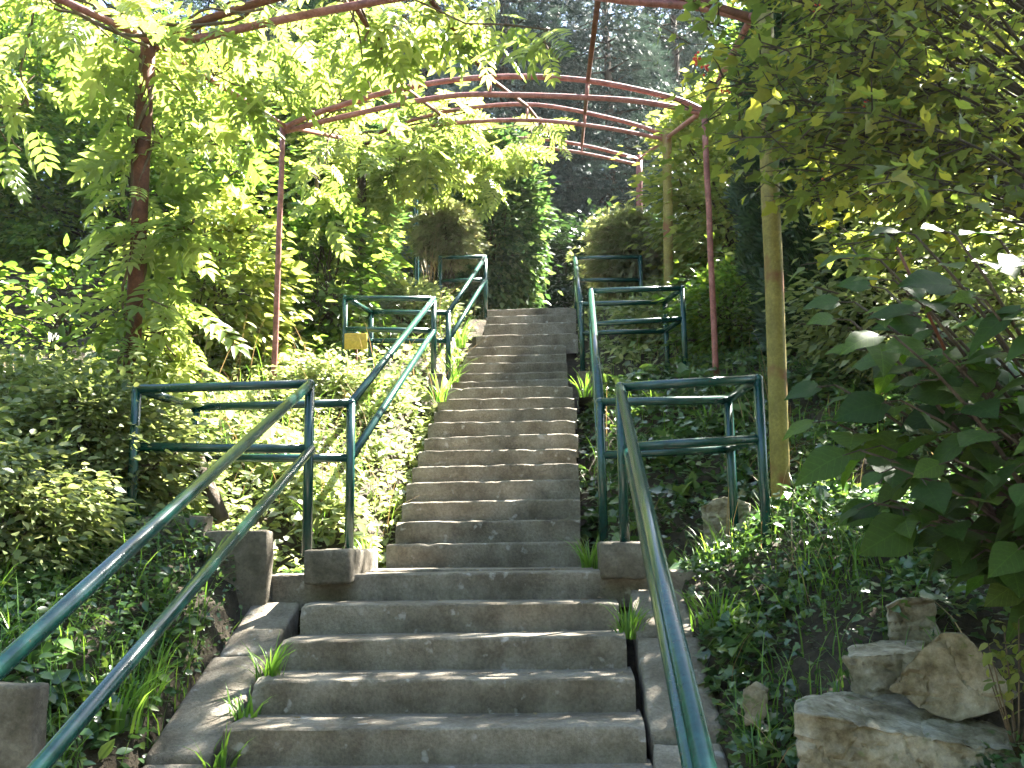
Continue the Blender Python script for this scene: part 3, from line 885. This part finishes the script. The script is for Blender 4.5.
tb = (3.75, 6.2)
tz = float(ter(*tb))
near_tree = thing('lobed_leaf_tree', (tb[0], tb[1], tz), 'overhanging tree with small lobed leaves and red berries at upper right', 'tree')
chains, pos, ax = [], [], []
trunk = wob_path((tb[0], tb[1], tz - .2), (tb[0] - .5, tb[1] + .2, 7.0), 10, .3, 3)
chains.append((trunk, list(np.linspace(.10, .03, 11))))
rr = random.Random(5)
tips = []
for i in range(105):
    for _ in range(60):
        x, y = rr.uniform(690, 1040), rr.uniform(-170, 300)
        lim = np.interp(x, [690, 740, 800, 860, 920, 1040], [135, 150, 225, 300, 230, 120])
        if y < lim and (x < 870 or rr.random() < .10): break
    tips.append(P(x, y, rr.uniform(4.3, 7.0)))
for i, t in enumerate(tips):
    k = min(9, max(2, int((t.z - tz) / (7.0 - tz) * 10) - 1))
    c, p, a = branch_leaves(trunk[k], t, 11, 6, .32, 100 + i)
    chains += c; pos += p; ax += a
n = len(pos)
foliage('foliage', 'lobed', np.array(pos), np.array(ax), rand_up(n, .55), .085 * (.6 + .7 * rng.random(n)), M['lobed'], near_tree, singles=300)
# overhead crown, above the picture, that shades the lower steps
p2, a2, cc2 = crown((2.5, 8.5, 7.1), (2.5, 1.7, 1.0), 130, 55, .40, .3)
foliage('foliage', 'lobed', p2, a2, rand_up(len(p2), .6), .10 * (.6 + .7 * rng.random(len(p2))), M['lobed'], near_tree, kind='stuff')
p3, a3, cc3 = crown((5.0, 6.5, 5.3), (1.2, 1.4, 1.2), 90, 55, .40, .3)  # extra crown added out of frame at right to shade the shrub and rocks
foliage('foliage', 'lobed', p3, a3, rand_up(len(p3), .6), .11 * (.6 + .7 * rng.random(len(p3))), M['lobed'], near_tree, kind='stuff')
cc2 = np.concatenate([cc2[:60], cc3[:40]])
for q in cc2[:100]:
    chains.append((wob_path(trunk[8 + int(q[0]) % 3], tuple(q), 5, .2, float(q[0])), [.03, .02, .015, .01, .008, .005]))
tubes('branches', chains, M['bark'], near_tree, 5)
bv, bf = None, None
bm = bmesh.new(); bmesh.ops.create_icosphere(bm, subdivisions=1, radius=.009)
ico = [v.co.copy() for v in bm.verts]; icf = [[v.index for v in f.verts] for f in bm.faces]; bm.free()
for px, py, s in ((697, 56, 5.2), (724, 88, 5.2), (868, 101, 5.0), (818, 4, 5.2), (706, 64, 5.3), (822, 181, 5.4)):
    c = P(px, py, s); V, T = [], []
    for k in range(12):
        o = Vector((rr.gauss(0, .013), rr.gauss(0, .013), rr.gauss(-.02, .015)))
        b = len(V); V += [tuple(c + o + v) for v in ico]; T += [tuple(i + b for i in f) for f in icf]
    link('berry_cluster', poly_mesh('berry_cluster', V, T, M['berry'], wloc(near_tree)), near_tree)

# ------------------------------------------------------------------ broad leaved shrub, right foreground
sb = (1.95, 3.75)
sz = float(ter(*sb))
big = thing('broad_leaved_shrub', (sb[0], sb[1], sz), 'dark shrub with large heart shaped leaves above the rocks at right', 'shrub')
chains, pos, ax, ups = [], [], [], []
rr = random.Random(21)
bt = [(835, 385, 3.7), (850, 320, 3.6), (880, 260, 3.4), (915, 235, 3.3), (955, 235, 3.2), (1000, 240, 3.1), (860, 450, 3.6), (830, 420, 3.9), (890, 500, 3.6), (930, 525, 3.6), (985, 550, 3.5), (1030, 540, 3.3),
      (900, 400, 3.5), (940, 350, 3.4), (985, 300, 3.2), (1040, 270, 3.0), (950, 470, 3.5), (1000, 430, 3.2), (1045, 400, 3.0), (1040, 480, 3.1), (870, 350, 3.9), (910, 310, 3.7), (975, 530, 3.6), (925, 440, 3.8), (1000, 360, 3.6)]
bt += [(rr.uniform(850, 1040), rr.uniform(280, 520), rr.uniform(3.2, 4.0)) for _ in range(24)]
for i, (x, y, s) in enumerate(bt):
    tip = P(x, y, s)
    base = Vector((sb[0] + rr.uniform(-.15, .15), sb[1] + rr.uniform(-.1, .1), sz - .05))
    mid = base.lerp(tip, .5) + Vector((.18, .05, .30))
    path = []
    for k in range(9):
        t = k / 8
        path.append(base * (1 - t) ** 2 + mid * 2 * t * (1 - t) + tip * t * t)
    chains.append((path, list(np.linspace(.014, .004, 9))))
    nl = 8
    for k in range(nl):
        t = .45 + .55 * k / (nl - 1)
        j = min(7, int(t * 8)); p = path[j].lerp(path[j + 1], t * 8 - j)
        d = (path[j + 1] - path[j]).normalized()
        sd_ = d.cross(Vector((0, 0, 1))).normalized() * (1 if k % 2 else -1)
        ld = (d * .5 + sd_ * .9 + Vector((0, -.25, rr.uniform(-.85, -.15)))).normalized()
        if k == nl - 1: ld = (d + Vector((0, 0, -.6))).normalized()
        q = p + ld * .07
        chains.append(([p, q], [.003, .002]))
        pos.append(q); ax.append(ld)
        ups.append((rr.gauss(0, .4), rr.gauss(-.75, .4), 1))
n = len(pos)
foliage('foliage', 'big', np.array(pos), np.array(ax), unit(np.array(ups)), .155 * (.5 + .75 * rng.random(n)), M['big'], big, singles=300)
tubes('stems', chains, M['bark'], big, 6)
stake = tube('cane', [P(945, 350, 3.5), P(897, 247, 3.5)], [.006, .005], M['rust'], big, 6)

# ------------------------------------------------------------------ vines on the pergola
def vine(label, base, lines, clusters, singles, leaf=.30, stems=(), mat='vine'):
    """compound leaves around pole or pipe polylines and in hanging clusters"""
    root = thing('climbing_vine', base, label, 'vine')
    pos, ax = [], []
    chains = []
    for pts, n, rad in lines:
        pts = [Vector(p) for p in pts]
        seg = [(pts[i + 1] - pts[i]).length for i in range(len(pts) - 1)]
        tot = sum(seg)
        for _ in range(n):
            t = rng.random() * tot
            i = 0
            while t > seg[i] and i < len(seg) - 1:
                t -= seg[i]; i += 1
            p = pts[i].lerp(pts[i + 1], t / seg[i])
            d = Vector(tuple(rand_dir(1)[0])); d.z = d.z * .5 + .05
            d.normalize()
            pos.append(p + d * rad * rng.random() + Vector((0, 0, rng.normal(0, rad * .3)))); ax.append(d + Vector((0, 0, -.25)))
        for q in range(3):          # twining stems
            cp = []
            m_ = max(10, int(tot * 8))
            for k in range(m_ + 1):
                t = k / m_ * tot; i = 0
                while t > seg[i] and i < len(seg) - 1:
                    t -= seg[i]; i += 1
                p = pts[i].lerp(pts[i + 1], min(1, t / seg[i]))
                d = (pts[i + 1] - pts[i]).normalized()
                x = d.cross(Vector((.3, 1, .2))).normalized(); y = d.cross(x)
                a = k * .55 + q * 2.1
                cp.append(p + (x * math.cos(a) + y * math.sin(a)) * (.065 + .02 * math.sin(k * .9 + q)))
            chains.append((cp, [.010 + .004 * (q == 0)] * len(cp)))
    for c, R, n in clusters:
        d = rand_dir(n) * (rng.random(n) ** .45)[:, None] * np.array(R)
        for k in range(n):
            p = Vector(c) + Vector(tuple(d[k]))
            a = Vector((d[k][0], d[k][1], 0)) * 1.2 + Vector(tuple(rng.normal(0, .5, 3)))
            a.z = a.z * .4 - .35
            pos.append(p); ax.append(a.normalized())
        for k in range(6):
            j = rng.integers(0, n)
            chains.append((wob_path(c, Vector(c) + Vector(tuple(d[j])), 5, .15, float(c[0]) + k), [.006] * 6))
    l0 = [Vector(p) for p in lines[0][0]]
    for pts, _, _ in lines[1:]:
        chains.append((wob_path(l0[-1], Vector(pts[0]), 7, .12, float(pts[0][0])), [.009] * 8))
    for c, R_, _ in clusters:
        near_ = min((Vector(p) for pts, _, _ in lines for p in pts), key=lambda p: (p - Vector(c)).length)
        chains.append((wob_path(near_, Vector(c), 6, .18, float(c[0])), [.008] * 7))
    n = len(pos)
    foliage('foliage', 'pinnate', np.array(pos), np.array(ax), rand_up(n, .45), leaf * (.6 + .7 * rng.random(n)), M[mat], root, singles=singles)
    tubes('stems', chains, M['twig'], root, 5)
    return root

pl = lambda L, s: [P(x, y, s) for x, y in L]
vine('bright vine smothering the rusty post and first arch at upper left', (P(129, 420, 6.5).x, 6.5, float(ter(-2.75, 6.5))),
     [(pl([(130, 400), (137, 220), (146, 60)], S1), 80, .22), (pl(A1u[:3], S1), 28, .2), (pl([(40, -10), (150, 40)], 6.0), 22, .25)],
     [(P(215, 75, 7.0), (.6, .45, .3), 55), (P(75, 22, 6.4), (.55, .45, .28), 38), (P(300, 30, 7.8), (.45, .45, .2), 26), (P(225, 140, 7.8), (.25, .35, .35), 20), (P(130, 130, 6.6), (.30, .3, .4), 22), (P(165, 330, 6.6), (.28, .3, .38), 40), (P(185, 230, 6.6), (.28, .25, .25), 22), (P(15, 110, 6.3), (.25, .3, .4), 22)], 300, .33)
vine('sunlit vine draped over the second arch from the left', (P(273, 402, S2).x, S2, float(ter(-2.65, S2))),
     [(pl([(300, 120), (342, 105), (372, 96)], S2 + .3), 12, .22), ([P(330, 136, 10.6), P(360, 142, S3)], 40, .3), ([P(340, -18, S1), P(385, 60, 8.4)], 45, .3)],
     [(P(335, 62, 9.4), (.5, .4, .28), 45), (P(410, 14, 7.6), (.5, .45, .2), 45), (P(475, 16, 7.6), (.4, .4, .16), 26), (P(318, 190, 10.2), (.28, .3, .5), 26), (P(545, 36, 7.0), (.14, .2, .12), 8)], 140, .36)
vine('sunlit vine hanging in a curtain from the third arch', (P(361, 350, S3).x, S3, float(ter(-2.65, S3))),
     [(pl([(361, 330), (362, 150)], S3), 80, .32), (pl(A3u[:3], S3), 60, .32), ([P(440, 114, S3), P(480, 142, S4)], 50, .35), ([P(540, 122, 13.5), P(554, 139, S4)], 20, .2)],
     [(P(400, 160, 12), (.65, .5, .45), 130), (P(458, 155, 12.5), (.5, .5, .33), 80), (P(495, 180, 12.6), (.18, .25, .3), 20), (P(345, 215, 12), (.4, .4, .6), 60), (P(520, 148, 13), (.35, .3, .15), 26)], 140, .36)

# ------------------------------------------------------------------ shrubs and ground plants, left
broad_tree('shrub', at_px(20, 6.6), .72, (1.0, .8, .60), 260, 75, .055, 'shrub', 'dense small leaved shrub at the left edge, sunlit on top', 'shrub', trunk_r=.03, clump=.22, tpl='ovate', shell=.6)
broad_tree('shrub', at_px(95, 6.0), .55, (.62, .5, .55), 150, 70, .055, 'shrub', 'dense small leaved shrub beside the outer corner of the left railing', 'shrub', trunk_r=.03, clump=.2, tpl='ovate', shell=.6)
broad_tree('shrub', at_px(-10, 5.2), .15, (.7, .5, .5), 130, 70, .055, 'shrub', 'low shaded shrub at the left edge in front', 'shrub', trunk_r=.02, clump=.2, tpl='ovate', shell=.6)
broad_tree('shrub', at_px(240, 10.4), 2.0, (.9, .5, .55), 130, 50, .085, 'tree', 'dark leafy shrub behind the thin red post on the left', 'shrub', trunk_r=.02, clump=.25)
broad_tree('shrub', at_px(330, 9.2), 1.38, (.5, .45, .34), 90, 50, .075, 'cover', 'leafy shrub between the thin red post and second landing', 'shrub', trunk_r=.02, clump=.22)
broad_tree('shrub', at_px(405, 12.3), 2.9, (.6, .5, .45), 90, 50, .08, 'cover', 'sunlit leafy shrub left of the upper flight', 'shrub', trunk_r=.02, clump=.22)
broad_tree('shrub', at_px(668, 11.4), 2.45, (.5, .5, .4), 90, 50, .08, 'shrub', 'leafy shrub right of the upper flight', 'shrub', trunk_r=.02, clump=.22)
broad_tree('shrub', at_px(735, 10.3), 2.3, (.6, .5, .6), 110, 50, .085, 'tree', 'leafy shrub behind the thin red post on the right', 'shrub', trunk_r=.02, clump=.25)

# ground cover: leaves nobody could count
def cover(name, n, u, s, hmax, size, tpl, mat, label, dens=None):
    U = rng.uniform(u[0], u[1], n); S = rng.uniform(s[0], s[1], n)
    in_low = (S < 5.75) & (U > -1.76) & (U < .58)
    in_l1 = (S > 5.6) & (S < 6.4) & (U > -1.62) & (U < .55)
    in_up = (S >= 6.2) & (S < 13.6) & (U > -1.27) & (U < .05)
    rocks = (S < 4.3) & (S > 3.6) & (U > 1.0) & (U < 1.85)
    ok = ~(in_low | in_l1 | in_up | rocks)
    U, S = U[ok], S[ok]
    patch = np.array([noise.noise(Vector((a * 1.6, b * 1.6, hmax * 9))) for a, b in zip(U, S)])
    keep = rng.random(len(U)) < np.clip(.85 + 1.3 * patch, .45, 1)
    U, S, patch = U[keep], S[keep], patch[keep]
    n = len(U)
    bump = .5 + .5 * np.sin(U * 4.1 + np.sin(S * 2.7) * 1.7) * np.sin(S * 3.7 + U * 1.3)
    edge = np.minimum(1, np.abs(U + .6) / 1.6)
    h = hmax * (.25 + .75 * bump) * (.35 + .65 * edge) * rng.random(n) ** .7
    Z = ter(U, S) + .02 + h
    pos = np.stack([U, S, Z], 1)
    ax = rand_dir(n); ax[:, 2] = ax[:, 2] * .4 - .1
    pz = np.array([noise.noise(Vector((a * 2.3 + 40, b * 2.3, 1))) for a, b in zip(U, S)])
    sz_ = size * (.5 + .8 * rng.random(n)) * np.clip(1 + 1.1 * pz, .5, 1.8)
    o = foliage(name, tpl, pos, unit(ax), rand_up(n, .55), sz_, M[mat], None, kind='stuff')
    tag(o, label, 'ground cover')
    return o
cover('ground_cover', 21000, (-4.6, -1.2), (6.2, 10.0), .34, .078, 'ovate', 'cover', 'sunlit leafy ground cover left of the middle flight')
cover('ground_cover', 9000, (-4.8, -1.0), (10.0, 15.0), .40, .085, 'ovate', 'cover', 'sunlit leafy ground cover left of the upper flight')
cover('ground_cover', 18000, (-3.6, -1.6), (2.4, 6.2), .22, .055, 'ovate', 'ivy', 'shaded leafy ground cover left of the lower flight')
cover('ivy_ground_cover', 15000, (-.0, 3.6), (5.9, 10.2), .22, .075, 'ivy', 'ivy', 'glossy dark ivy covering the bank right of the middle flight')
cover('ivy_ground_cover', 9000, (-.1, 4.2), (10.2, 15.0), .34, .085, 'ovate', 'cover', 'sunlit leafy ground cover right of the upper flight')
cover('ivy_ground_cover', 13000, (.5, 3.0), (2.6, 6.0), .24, .055, 'ivy', 'ivy', 'shaded ivy and weeds right of the lower flight')
cover('ground_cover', 7000, (-10, -4.4), (6, 15), .5, .12, 'ovate', 'tree', 'leafy undergrowth far left below the trees')
cover('ground_cover', 7000, (3.4, 9), (5, 15), .5, .12, 'ovate', 'tree', 'leafy undergrowth far right below the trees')

# ------------------------------------------------------------------ grass tufts
def tuft(px, py, s, n, L, label, mat='grass', w=.007, spread=.07, lean=.55):
    c = P(px, py, s)
    gz = float(ter(c.x, c.y))
    if s < 5.7 and -1.74 < c.x < .6:
        if c.x < -1.52 or c.x > .29: c.z = float(np.interp(s, prof_s, prof_z)) - .11
        else: c.z = max(z_ for s_, z_ in LOW if s_ <= s + .01) - .01
    if -1.95 < c.x < -1.74 and s < 5.6: c.x = -1.97
    gz = float(ter(c.x, c.y))
    if not (-1.8 < c.x < .6 and s < 12.9): c.z = gz - .01
    root = tag(bpy.data.objects.new('grass_tuft', None), label, 'grass', 'grass tufts beside the stairs')
    COL.objects.link(root); root.location = c
    V, T, R = [], [], []
    for i in range(n):
        a = rng.random() * 6.283
        l = L * rng.uniform(.5, 1.15)
        b0 = np.array([math.cos(a), math.sin(a), 0]) * spread * rng.random()
        d = np.array([math.cos(a + rng.normal(0, .6)), math.sin(a + rng.normal(0, .6)), 0])
        sd_ = np.array([-d[1], d[0], 0]) * w * rng.uniform(.7, 1.3)
        cur = rng.uniform(.25, 1.0) * lean * 1.6
        k = len(V)
        for q in range(5):
            t = q / 4
            p = b0 + d * l * cur * t ** 1.8 + np.array([0, 0, l * (t - .45 * cur * t ** 2.4)]) - np.array([0, 0, .02])
            ww = (1 - t) ** .7
            V.append(p + sd_ * ww); V.append(p - sd_ * ww)
        for q in range(4):
            T.append((k + 2 * q, k + 2 * q + 1, k + 2 * q + 3)); T.append((k + 2 * q, k + 2 * q + 3, k + 2 * q + 2))
        R += [rng.random()] * 10
    o = link('blades', np_mesh('blades', np.array(V), np.array(T), M[mat], R), root)
    o['kind'] = 'stuff'
    return root
tuft(272, 650, 4.85, 46, .26, 'grass tuft at the left end of the step just below the landing')
tuft(628, 622, 5.25, 46, .24, 'grass tuft at the right end of the step just below the landing')
tuft(590, 567, 6.35, 40, .28, 'grass tuft against the right footing at the first landing')
tuft(140, 668, 4.3, 60, .34, 'bright long grass between the left handrails', spread=.14)
tuft(178, 655, 4.5, 50, .30, 'long grass right of the bright clump under the left handrails', spread=.12)
tuft(222, 740, 4.3, 26, .22, 'thin grass on the left kerb at the bottom of the picture')
tuft(246, 700, 4.6, 22, .20, 'thin grass in the joint between left kerb and steps')
tuft(715, 590, 5.2, 44, .28, 'grass tuft right of the right handrail, below the ivy bank', spread=.13)
tuft(745, 600, 5.0, 36, .24, 'grass tuft nearest the rocks on the right', spread=.12)
tuft(365, 556, 6.45, 26, .2, 'grass tuft against the left footing at the first landing')
tuft(708, 415, 8.3, 20, .26, 'grass tuft on the ivy bank above the right enclosure')
tuft(460, 345, 10.9, 40, .42, 'sunlit grass spilling over the left edge of the upper flight')
tuft(455, 380, 10.2, 30, .36, 'sunlit grass at the left end of the second landing')
tuft(440, 400, 9.2, 30, .34, 'sunlit grass left of the topmost middle steps')
tuft(585, 395, 9.4, 26, .3, 'grass right of the topmost middle step')
for i, (px, py, s, l, lab) in enumerate(((200, 330, 8.8, .9, 'dry tan stalks left of the thin red post'), (20, 360, 7.8, .9, 'dry tan stalks in front of the brown fence'), (540, 560, 0, 0, ''), (430, 280, 12.2, .8, 'dry tan stalks left of the upper railing'), (400, 290, 12.0, .7, 'dry tan stalks behind the second left enclosure'))):
    if l: tuft(px, py, s, 12, l, lab, 'straw', .004, .12, .25)

def bank_grass(n, u, s, L, label, mat='grass'):
    U = rng.uniform(*u, n * 3); S = rng.uniform(*s, n * 3)
    pt = np.array([noise.noise(Vector((a * 1.9, b * 1.9, 33))) for a, b in zip(U, S)])
    k = np.argsort(-pt + rng.normal(0, .25, n * 3))[:n]
    U, S = U[k], S[k]
    base = np.stack([U, S, ter(U, S)], 1)
    a = rng.random(n) * 6.283
    d = np.stack([np.cos(a), np.sin(a), np.zeros(n)], 1)
    sd_ = np.stack([-np.sin(a), np.cos(a), np.zeros(n)], 1) * .0045
    l = (L * rng.uniform(.5, 1.3, n))[:, None]; cur = rng.uniform(.2, .9, n)[:, None]
    rows = []
    for q in range(5):
        tq = q / 4
        p_ = base + d * l * cur * tq ** 1.8 + np.array([0, 0, 1]) * l * (tq - .4 * cur * tq ** 2.4)
        rows += [p_ + sd_ * (1 - tq) ** .7, p_ - sd_ * (1 - tq) ** .7]
    V = np.stack(rows, 1).reshape(-1, 3)
    tf = np.array([(2 * q, 2 * q + 1, 2 * q + 3) for q in range(4)] + [(2 * q, 2 * q + 3, 2 * q + 2) for q in range(4)])
    T = (tf[None] + (np.arange(n) * 10)[:, None, None]).reshape(-1, 3)
    tag(link('bank_grass', np_mesh('bank_grass', V, T, M[mat], np.repeat(rng.random(n), 10))), label, 'grass', kind='stuff')
bank_grass(700, (-3.2, -1.85), (3.2, 5.6), .34, 'loose grass among the shaded plants left of the lower flight')
bank_grass(420, (.62, 1.6), (4.0, 6.2), .30, 'loose grass among the weeds right of the lower flight')
bank_grass(700, (-3.0, -1.3), (6.6, 13), .42, 'loose sunlit grass on the left bank')
bank_grass(500, (.1, 2.2), (6.6, 13), .36, 'loose grass on the right bank')
bank_grass(260, (-3.4, -1.3), (6.8, 14), .7, 'dry straw stalks on the left bank', 'straw')
bank_grass(160, (.2, 2.4), (3.6, 12), .45, 'dry straw stalks on the right bank', 'straw')

# bright little weed at the right edge
wd = P(1012, 690, 3.6)
weed = thing('weed', (wd.x, wd.y, float(ter(wd.x, wd.y))), 'bright green weed at the right edge beside the rocks', 'weed')
n = 90
pp = np.array([wd.x, wd.y, P(1012, 660, 3.6).z]) + rng.normal(0, 1, (n, 3)) * np.array([.05, .05, .08])
foliage('foliage', 'ovate', pp, rand_dir(n), rand_up(n, .5), .045 * (.6 + .6 * rng.random(n)), M['bright'], weed, kind='stuff')
tubes('stems', [([Vector((wd.x, wd.y, weed.location.z)), Vector(tuple(pp[i]))], [.004, .002]) for i in range(10)], M['twig'], weed, 5)

# ------------------------------------------------------------------ rocks
def rock(front, back, s, s2, label, seed):
    bm = bmesh.new()
    for lst, ss in ((front, s), (back, s2)):
        for (x, y) in lst:
            bm.verts.new(P(x, y, ss))
    bmesh.ops.convex_hull(bm, input=bm.verts[:])
    bmesh.ops.delete(bm, geom=[v for v in bm.verts if not v.link_faces], context='VERTS')
    bmesh.ops.triangulate(bm, faces=bm.faces[:])
    for _ in range(6):
        ed = [e for e in bm.edges if e.calc_length() > .022]
        if not ed: break
        bmesh.ops.subdivide_edges(bm, edges=ed, cuts=1)
        bmesh.ops.triangulate(bm, faces=[f for f in bm.faces if len(f.verts) > 3])
    bmesh.ops.smooth_vert(bm, verts=bm.verts[:], factor=.5, use_axis_x=True, use_axis_y=True, use_axis_z=True)
    bm.normal_update()
    lo = min(v.co.z for v in bm.verts)
    c = sum((v.co for v in bm.verts), Vector()) / len(bm.verts)
    c.z = lo
    sd = Vector((seed * 11.3, seed * 3.1, 0))
    new = []
    for v in bm.verts:
        q = v.co + sd
        d = noise.noise(q * 4) * .018 + noise.fractal(q * 11, 1.0, 2.0, 4) * .011
        st = Vector((q.x * 5, q.y * 5, q.z * 26))
        d -= max(0, .35 - abs(noise.noise(st))) * .035 * max(0, 1 - abs(v.normal.z))      # bedding ledges
        cr = abs(noise.noise(q * 6 + Vector((5, 5, 5))))
        d -= max(0, .06 - cr) * .25                                                          # cracks
        new.append(v.co + v.normal * d)
    for v, n_ in zip(bm.verts, new): v.co = n_ - c
    me = bpy.data.meshes.new('rock'); bm.to_mesh(me); bm.free()
    me.polygons.foreach_set('use_smooth', [True] * len(me.polygons))
    me.materials.append(M['rock'])
    me.set_sharp_from_angle(angle=math.radians(38))
    o = link('rock', me); o.location = c
    return tag(o, label, 'rock', 'rocks piled at lower right')
def shrink(L, f, dy=0):
    cx = sum(p_[0] for p_ in L) / len(L); cy = sum(p_[1] for p_ in L) / len(L)
    return [(cx + (x - cx) * f, cy + (y - cy) * f + dy) for x, y in L]
rock([(793, 712), (800, 800), (870, 880), (1010, 880), (1050, 800), (1012, 752), (905, 742), (850, 726)], [(808, 694), (845, 687), (900, 692), (960, 700), (1018, 714), (1040, 800), (830, 800)], 3.55, 4.1, 'large flat pale rock slab at lower right, under the other rocks', 1)
tr = [(888, 690), (913, 657), (940, 631), (964, 632), (976, 668), (1022, 694), (1002, 708), (957, 722), (914, 704)]
rock(tr, shrink(tr, .72, -6), 3.78, 4.02, 'pointed triangular brown rock lying on the slab', 2)
tr = [(842, 656), (850, 692), (884, 706), (925, 700), (925, 652), (880, 655)]
rock(tr, [(850, 648), (880, 641), (925, 641), (930, 690), (860, 690)], 4.0, 4.3, 'mossy squarish rock left of the pointed rock', 3)
tr = [(884, 606), (905, 596), (935, 600), (940, 645), (892, 648)]
rock(tr, shrink(tr, .8), 4.3, 4.55, 'small rock half hidden under the broad leaves', 4)
tr = [(742, 690), (756, 682), (768, 690), (766, 725), (745, 726)]
rock(tr, shrink(tr, .8), 4.15, 4.35, 'small dark stone beside the right kerb', 5)
tr = [(700, 506), (725, 496), (752, 502), (750, 562), (706, 564)]
rock(tr, shrink(tr, .85), 6.35, 6.6, 'pale broken stone block on the ivy bank behind the right railing', 6)
# left low retaining blocks
def wall_block(px0, px1, py0, py1, s0, s1, label, seed, mat='block'):
    a, b = P(px0, py0, s0), P(px1, py1, s0)
    o = rough_box('concrete_block', (a.x, s0, min(b.z, float(ter((a.x + b.x) / 2, s0)) - .08) - .2), (b.x, s1, a.z), M[mat], seg=.05, amp=.014, bev=.018, seed=seed)
    return tag(o, label, 'concrete block')
wall_block(204, 266, 531, 578, 5.60, 5.74, 'pale concrete block beside the left footing, under the enclosure', 7)
wall_block(136, 203, 517, 560, 5.66, 5.80, 'pale concrete block at the outer corner of the left enclosure', 8)
wall_block(-60, 28, 686, 800, 3.45, 3.56, 'dark concrete block at the lower left corner', 9)
# slanting weathered log inside the left enclosure
lg = tube('log', [P(222, 520, 6.1), P(212, 496, 6.12), P(203, 475, 6.2), P(200, 455, 6.3)], [.05, .052, .05, .04], M['bark'], None, 10)
tag(lg, 'short brown log slanting inside the left railing enclosure', 'log')

# yellow sign by the second landing
ys_ = P(356, 342, 9.5)
sg = thing('yellow_sign', (ys_.x, ys_.y, float(ter(ys_.x, ys_.y))), 'small yellow sign plate below the second left enclosure', 'sign')
a, b = P(345, 334, 9.5), P(367, 349, 9.5)
rough_box('plate', (a.x, 9.48, b.z), (b.x, 9.51, a.z), M['yellow'], sg, seg=.1, amp=.001, bev=.004, rot=.05)
tube('stake', [Vector((ys_.x, 9.525, sg.location.z - .05)), Vector((ys_.x, 9.525, a.z - .03))], .012, M['rust'], sg, 8)

# brown board fence far left
fa, fb = P(-60, 312, 10.2), P(270, 312, 11.6)
fz = min(float(ter(fa.x, fa.y)), float(ter(fb.x, fb.y)))
fen = thing('board_fence', ((fa.x + fb.x) / 2, (fa.y + fb.y) / 2, fz), 'brown horizontal board fence at far left behind the shrubs', 'fence')
dirv = (fb - fa); dirv.z = 0
Lf = dirv.length; ang = math.atan2(dirv.y, dirv.x)
zt = P(20, 266, 10.3).z
zb_ = P(20, 314, 10.3).z
npan = 3
for pnl in range(npan):
    for k in range(9):
        z0 = zb_ + (zt - zb_) * k / 9
        hh = (zt - zb_) / 9 * .86
        c = fa + dirv * ((pnl + .5) / npan)
        rough_box('board', (c.x - Lf / npan / 2 + .02, c.y - .012, z0), (c.x + Lf / npan / 2 - .02, c.y + .012, z0 + hh), M['fence'], fen, seg=.4, amp=.004, bev=.004, rot=ang, seed=pnl * 9 + k)
for k in range(npan + 1):
    c = fa + dirv * (k / npan)
    rough_box('post', (c.x - .045, c.y + .015, float(ter(c.x, c.y)) - .1), (c.x + .045, c.y + .10, zt + .06), M['fence'], fen, seg=.3, amp=.003, bev=.006, rot=ang, seed=k)

# ------------------------------------------------------------------ litter
def litter(n, u, sl, mat, label, name='fallen_leaves'):
    U = rng.uniform(*u, n); k = rng.integers(0, len(sl), n)
    s0 = np.array([q[0] for q in sl])[k]; z = np.array([q[1] for q in sl])[k]
    S = s0 + rng.uniform(.05, .30, n)
    o = foliage(name, 'ovate', np.stack([U, S, z + .012], 1), unit(np.stack([rng.normal(0, 1, n), rng.normal(0, 1, n), np.zeros(n)], 1)), rand_up(n, .15), .03 * (.5 + rng.random(n)), M[mat], None, kind='stuff')
    tag(o, label, 'leaves')
litter(70, (-1.35, .2), LOW[1:7] + [LOW[0]], 'dryleaf', 'brown fallen leaves scattered on the lower steps')
pk = P(975, 735, 3.85)
o = foliage('dry_leaf', 'ovate', np.array([tuple(pk + Vector((.02 * i, .01, .015 * (i % 2)))) for i in range(5)]), rand_dir(5), rand_up(5, .6), np.full(5, .07), M['pink_petal'], None)
o.data.name = 'dry_leaf'
tag(o, 'curled pinkish dry leaf on the rock slab', 'leaf')

# ------------------------------------------------------------------ sunlit air
bm = bmesh.new(); bmesh.ops.create_cube(bm, size=1)
zlo, zhi = float(ZZ.min()) - 1.0, 27.0
for v in bm.verts:
    v.co = Vector((v.co.x * 840, 170 + v.co.y * 480, zlo + (v.co.z + .5) * (zhi - zlo)))
me = bpy.data.meshes.new('haze'); bm.to_mesh(me); bm.free()
hm = bpy.data.materials.new('haze_air'); hm.use_nodes = True
hn = hm.node_tree.nodes; hn.clear()
pv = hn.new('ShaderNodeVolumePrincipled'); pv.inputs['Color'].default_value = (0.92, 0.96, 1.0, 1)
pv.inputs['Density'].default_value = 0.00025; pv.inputs['Anisotropy'].default_value = 0.35
ho = hn.new('ShaderNodeOutputMaterial'); hm.node_tree.links.new(pv.outputs[0], ho.inputs['Volume'])
me.materials.append(hm)
tag(link('haze', me), 'thin sunlit haze in the air between the trees', 'haze', kind='stuff')
scene.cycles.volume_bounces = 0
